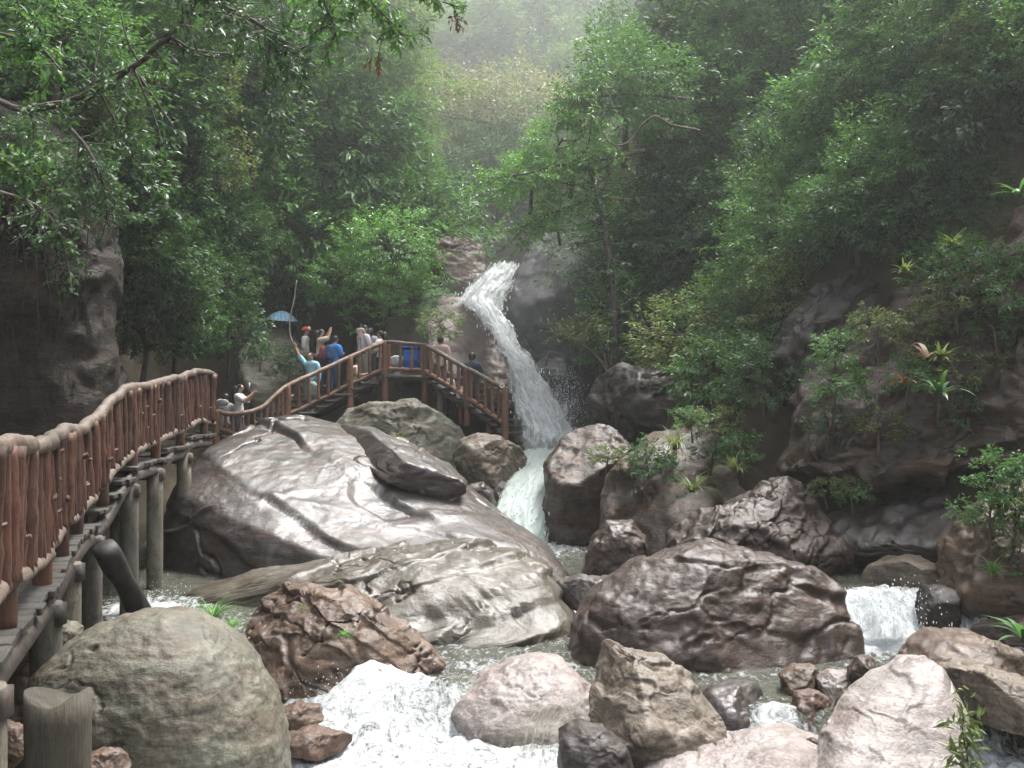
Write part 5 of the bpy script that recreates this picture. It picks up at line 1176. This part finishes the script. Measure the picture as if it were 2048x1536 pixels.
# hanging roots of the cliff
rt = empty('hanging_roots', tuple(P(100, 800, 14.9)), 'curtain of thin brown roots hanging down the tall dark cliff', 'roots'); o0 = P(100, 800, 14.9)
for k in range(10):
    x = -10 + k * 21 + vr.uniform(-4, 4); y0 = vr.uniform(330, 460); y1 = vr.uniform(620, 840); d_ = 15.0 + 0.15 * math.sin(k)
    c = np.array([P(x + vr.uniform(-8, 8), y0 + (y1 - y0) * q, d_) for q in np.linspace(0, 1, 6)]) - o0
    obj('root', tube_mesh('root', catmull(c, 18), np.linspace(vr.uniform(.008, .02), .004, 18), MATS['log_black'], 5, 0.2, k), rt)
# --- blades, tufts and big-leaved plants
def blades_mesh(name, seed, n, ln, wd, mat, arch=0.9, spread=0.7, seg=6, leafy=False):
    rs = np.random.RandomState(seed); VV, TT, o = [], [], 0; ti = []
    for k in range(n):
        a = rs.uniform(0, 6.283); l = ln * rs.uniform(0.6, 1.15); e = rs.uniform(0.1, spread)
        t = np.linspace(0, 1, seg + 1); d = np.array((math.cos(a), math.sin(a), 0))
        el = (1.45 - e) - arch * t * rs.uniform(0.7, 1.2)
        st = np.stack([np.cos(el)] * 3, -1) * d + np.stack([np.zeros(seg + 1)] * 2 + [np.sin(el)], -1)
        c = np.vstack([np.zeros(3), np.cumsum(st[:-1] * l / seg, axis=0)]) + rs.normal(size=3) * ln * 0.03 * (1, 1, 0)
        sd_ = np.array((-d[1], d[0], 0)); w_ = wd * (np.sin(np.pi * (0.12 + 0.88 * t) ** (0.75 if leafy else 0.5)) * 0.5 + 0.02)
        V = np.concatenate([c + sd_ * w_[:, None], c - sd_ * w_[:, None]]); m = seg + 1
        i = np.arange(seg); T = np.concatenate([np.stack([i, i + 1, i + m], -1), np.stack([i + 1, i + m + 1, i + m], -1)])
        VV.append(V); TT.append(T + o); o += len(V); ti.append(np.full(len(V), np.clip(0.35 + 0.2 * rs.normal(), 0, .98)))
    me = mesh_np(name, np.vstack(VV), np.vstack(TT), MATS[mat]); attr_f(me, 'tint', np.concatenate(ti)); return me
def tuft(label, px, py, D, me, sc_=1.0, name='grass_tuft', cat='grass', rz=0.0, rx=0.0):
    root = empty(name, tuple(P(px, py, D)), label, cat, None, rz); root.scale = (sc_,) * 3; root.rotation_euler = (rx, 0, rz); obj('blades', me, root); return root
G1 = blades_mesh('blades', 1, 70, 0.42, 0.012, 'leaf_bright', 1.7, 0.9); G2 = blades_mesh('blades', 2, 60, 0.4, 0.012, 'leaf_olive', 1.9, 1.0)
B1 = blades_mesh('blades', 3, 16, 0.5, 0.06, 'leaf_mid', 1.3, 1.1, 7, True); B2 = blades_mesh('blades', 4, 22, 0.30, 0.04, 'leaf_olive', 1.1, 1.0, 7, True); B3 = blades_mesh('blades', 5, 7, 0.42, 0.06, 'leaf_dry', 1.5, 1.1, 7, True)
tuft('bright grass tuft behind the big rounded boulder', 425, 1242, 10.6, G1)
tuft('grass tuft drooping at the edge of the cracked rock', 462, 1262, 10.4, G1, 0.6, rz=1)
tuft('small green sprig in a crack at the top of the cracked rock', 605, 1220, 10.6, B2, 0.3, 'sprig', 'plant')
tuft('small green sprig lower on the face of the cracked rock', 690, 1275, 10.4, G1, 0.35, 'sprig', 'plant', 2)
tuft('mossy grass tuft on the wet rock face', 1385, 985, 16.6, G2, 1.7)
tuft('drooping grass tuft high on the wet rock face', 1350, 900, 17.2, G2, 1.8, rz=2)
tuft('drooping grass on the crest between the two cliffs', 1470, 945, 16.9, G2, 1.5, rz=1)
bough('leafy_plant', 'leafy plant with yellow-green leaves beside the pinkish slab', [(1935, 1560, 7.9), (1930, 1510, 7.9), (1925, 1460, 7.9), (1932, 1425, 7.9)], 0.008, 0.003, 16, 0.11, 'leaf_olive', 41, 0.12, 9, cat='plant', dirb=(0, 0, .5), wl=0.3, t0=0.2)
tuft('broad light green leaves poking in over the dark flat stone', 2050, 1285, 10.8, B1, 1.1, 'broad_leaf_plant', 'plant', 0.5)
tuft('pale big-leaved plant at the outer edge of the shady slope', 2040, 395, 13.5, B1, 0.9, 'broad_leaf_plant', 'plant', 1.0)
tuft('star-shaped yellowish plant on the bare red bank', 1905, 490, 14.4, B2, 0.8, 'star_plant', 'plant', 0.4)
tuft('star-shaped yellowish plant lower on the shady slope', 1810, 545, 14.8, B2, 0.85, 'star_plant', 'plant', 1.9)
tuft('big-leaved ginger plant hanging on the leaning cliff', 1880, 790, 13.9, B1, 1.1, 'ginger_plant', 'plant', 0.2)
tuft('yellow-green strap leaves above the ginger plant', 1880, 722, 13.9, B2, 1.1, 'ginger_plant', 'plant', 2.0)
tuft('dry orange leaves hanging on the leaning cliff', 1850, 715, 13.8, B3, 1.15, 'dry_leaves', 'plant', 0.3)
tuft('dry orange leaves lowest on the leaning cliff', 1812, 770, 13.8, B3, 0.8, 'dry_leaves', 'plant', 2.3)
tuft('reed clump on the slope beside the people in blue', 705, 668, 29.2, B1, 1.2, 'reed_clump', 'plant', 0.3)
tuft('reed clump behind the red-capped person', 690, 640, 29.4, B1, 1.5, 'reed_clump', 'plant', 1.3)
tuft('reed clump at the rock above the waterfall lip', 890, 470, 30.2, B1, 1.7, 'reed_clump', 'plant', 2.3)
tuft('fern in the pale mossy boulder below the landing', 800, 880, 23.0, B2, 1.1, 'fern', 'plant', 1.0)
tuft('fern hanging on the tall brown bank boulder, lower one', 1985, 1150, 12.7, G1, 0.9, 'fern', 'plant', 1.0)
tuft('fern hanging on the tall brown bank boulder, upper one', 2010, 1020, 12.6, G1, 1.0, 'fern', 'plant', 3.0)
# --- flying drops and mist of the water
def drops(name, label, seed, boxes):
    rs = np.random.RandomState(seed); d, f = ico(1); VV, TT, o = [], [], 0
    for (px, py, D, sx, sy, sd_, n, r) in boxes:
        for k in range(n):
            c = P(px + rs.normal() * sx, py + rs.normal() * sy, D + rs.normal() * sd_)
            VV.append(d * r * rs.uniform(0.4, 1.3) * np.array((1, 1, rs.uniform(1, 2))) + c); TT.append(f + o); o += len(d)
    me = mesh_np(name, np.vstack(VV), np.vstack(TT), MATS['droplet']); return tag(obj(name, me), label, None, None, 'stuff')
drops('spray_drops', 'white drops flung up from the waterfall plunge', 3, [(1110, 830, 25.0, 32, 45, .4, 1300, .007), (1140, 800, 25.2, 22, 30, .4, 600, .006), (1060, 740, 26.4, 18, 40, .3, 200, .006), (985, 590, 29.0, 25, 25, .3, 120, .006)])
drops('spray_drops', 'white drops flying above the near foam', 4, [(690, 1375, 10.8, 60, 22, .2, 260, .0045), (800, 1400, 10.7, 60, 22, .2, 160, .0045), (1800, 1215, 13.1, 50, 25, .2, 160, .008), (330, 1180, 13.5, 30, 12, .3, 60, .004)])
t = NT('mist'); t.n.remove(t.b)
pv = t.new('ShaderNodeVolumePrincipled'); pv.inputs['Color'].default_value = (0.95, 0.97, 0.97, 1); pv.inputs['Density'].default_value = 0.10; pv.inputs['Anisotropy'].default_value = 0.3
t.link(pv.outputs[0], t.out.inputs['Volume'])
t2 = NT('thin_mist'); t2.n.remove(t2.b)
pv = t2.new('ShaderNodeVolumePrincipled'); pv.inputs['Color'].default_value = (0.95, 0.97, 0.97, 1); pv.inputs['Density'].default_value = 0.022; pv.inputs['Anisotropy'].default_value = 0.3
t2.link(pv.outputs[0], t2.out.inputs['Volume'])
t3 = NT('valley_mist'); t3.n.remove(t3.b)
pv = t3.new('ShaderNodeVolumePrincipled'); pv.inputs['Color'].default_value = (0.93, 0.97, 0.95, 1); pv.inputs['Density'].default_value = 0.0080; pv.inputs['Anisotropy'].default_value = 0.5
t3.link(pv.outputs[0], t3.out.inputs['Volume'])
for lab, c, r, m in (('bright spray mist at the foot of the waterfall', P(1105, 860, 24.8), (1.0, 0.7, 0.95), t.m), ('thin spray mist drifting round the whole waterfall', P(1070, 700, 27.5), (3.2, 2.2, 3.6), t2.m), ('pale mist hanging in the upper valley behind the waterfall', np.array((-2.0, 46.0, 13.0)), (17, 17.5, 16), t3.m)):
    d, f = ico(4); v = d * np.array(r); v = v * (1 + 0.12 * fbm(d * 1.5, 2, 3))[:, None]
    tag(obj('spray_mist', mesh_np('spray_mist', v, f, m), None, c), lab, None, None, 'stuff')

# ------------------------------------------------------------------ air
bm = bmesh.new(); bmesh.ops.create_cube(bm, size=1.0)
for v in bm.verts: v.co = (v.co.x * 200, v.co.y * 170 + 70, v.co.z * 112 + 49)
hz = bpy.data.meshes.new('haze'); bm.to_mesh(hz); bm.free()
t = NT('haze'); t.n.remove(t.b)
pv = t.new('ShaderNodeVolumePrincipled'); pv.inputs['Color'].default_value = (0.93, 0.97, 0.95, 1); pv.inputs['Density'].default_value = 0.0020; pv.inputs['Anisotropy'].default_value = 0.6
t.link(pv.outputs[0], t.out.inputs['Volume']); hz.materials.append(t.m)
tag(obj('haze', hz), 'pale humid haze filling the valley', None, None, 'stuff')
# tell apart the few that would otherwise read the same
by = {}
for o in SC.objects:
    if o.parent is None and 'group' in o and 'label' in o and 'category' in o: by.setdefault((o['group'], o['label']), []).append(o)
for (g_, l_), v_ in by.items():
    if 2 <= len(v_) <= 3:
        v_.sort(key=lambda o: o.location.x / o.location.y)
        for o, w_ in zip(v_, ('leftmost of the two', 'rightmost of the two') if len(v_) == 2 else ('leftmost of the three', 'middle one of the three', 'rightmost of the three')):
            if len((l_ + ' ' + w_).split()) <= 16: o['label'] = l_ + ', ' + w_
print('VEG', cnt)
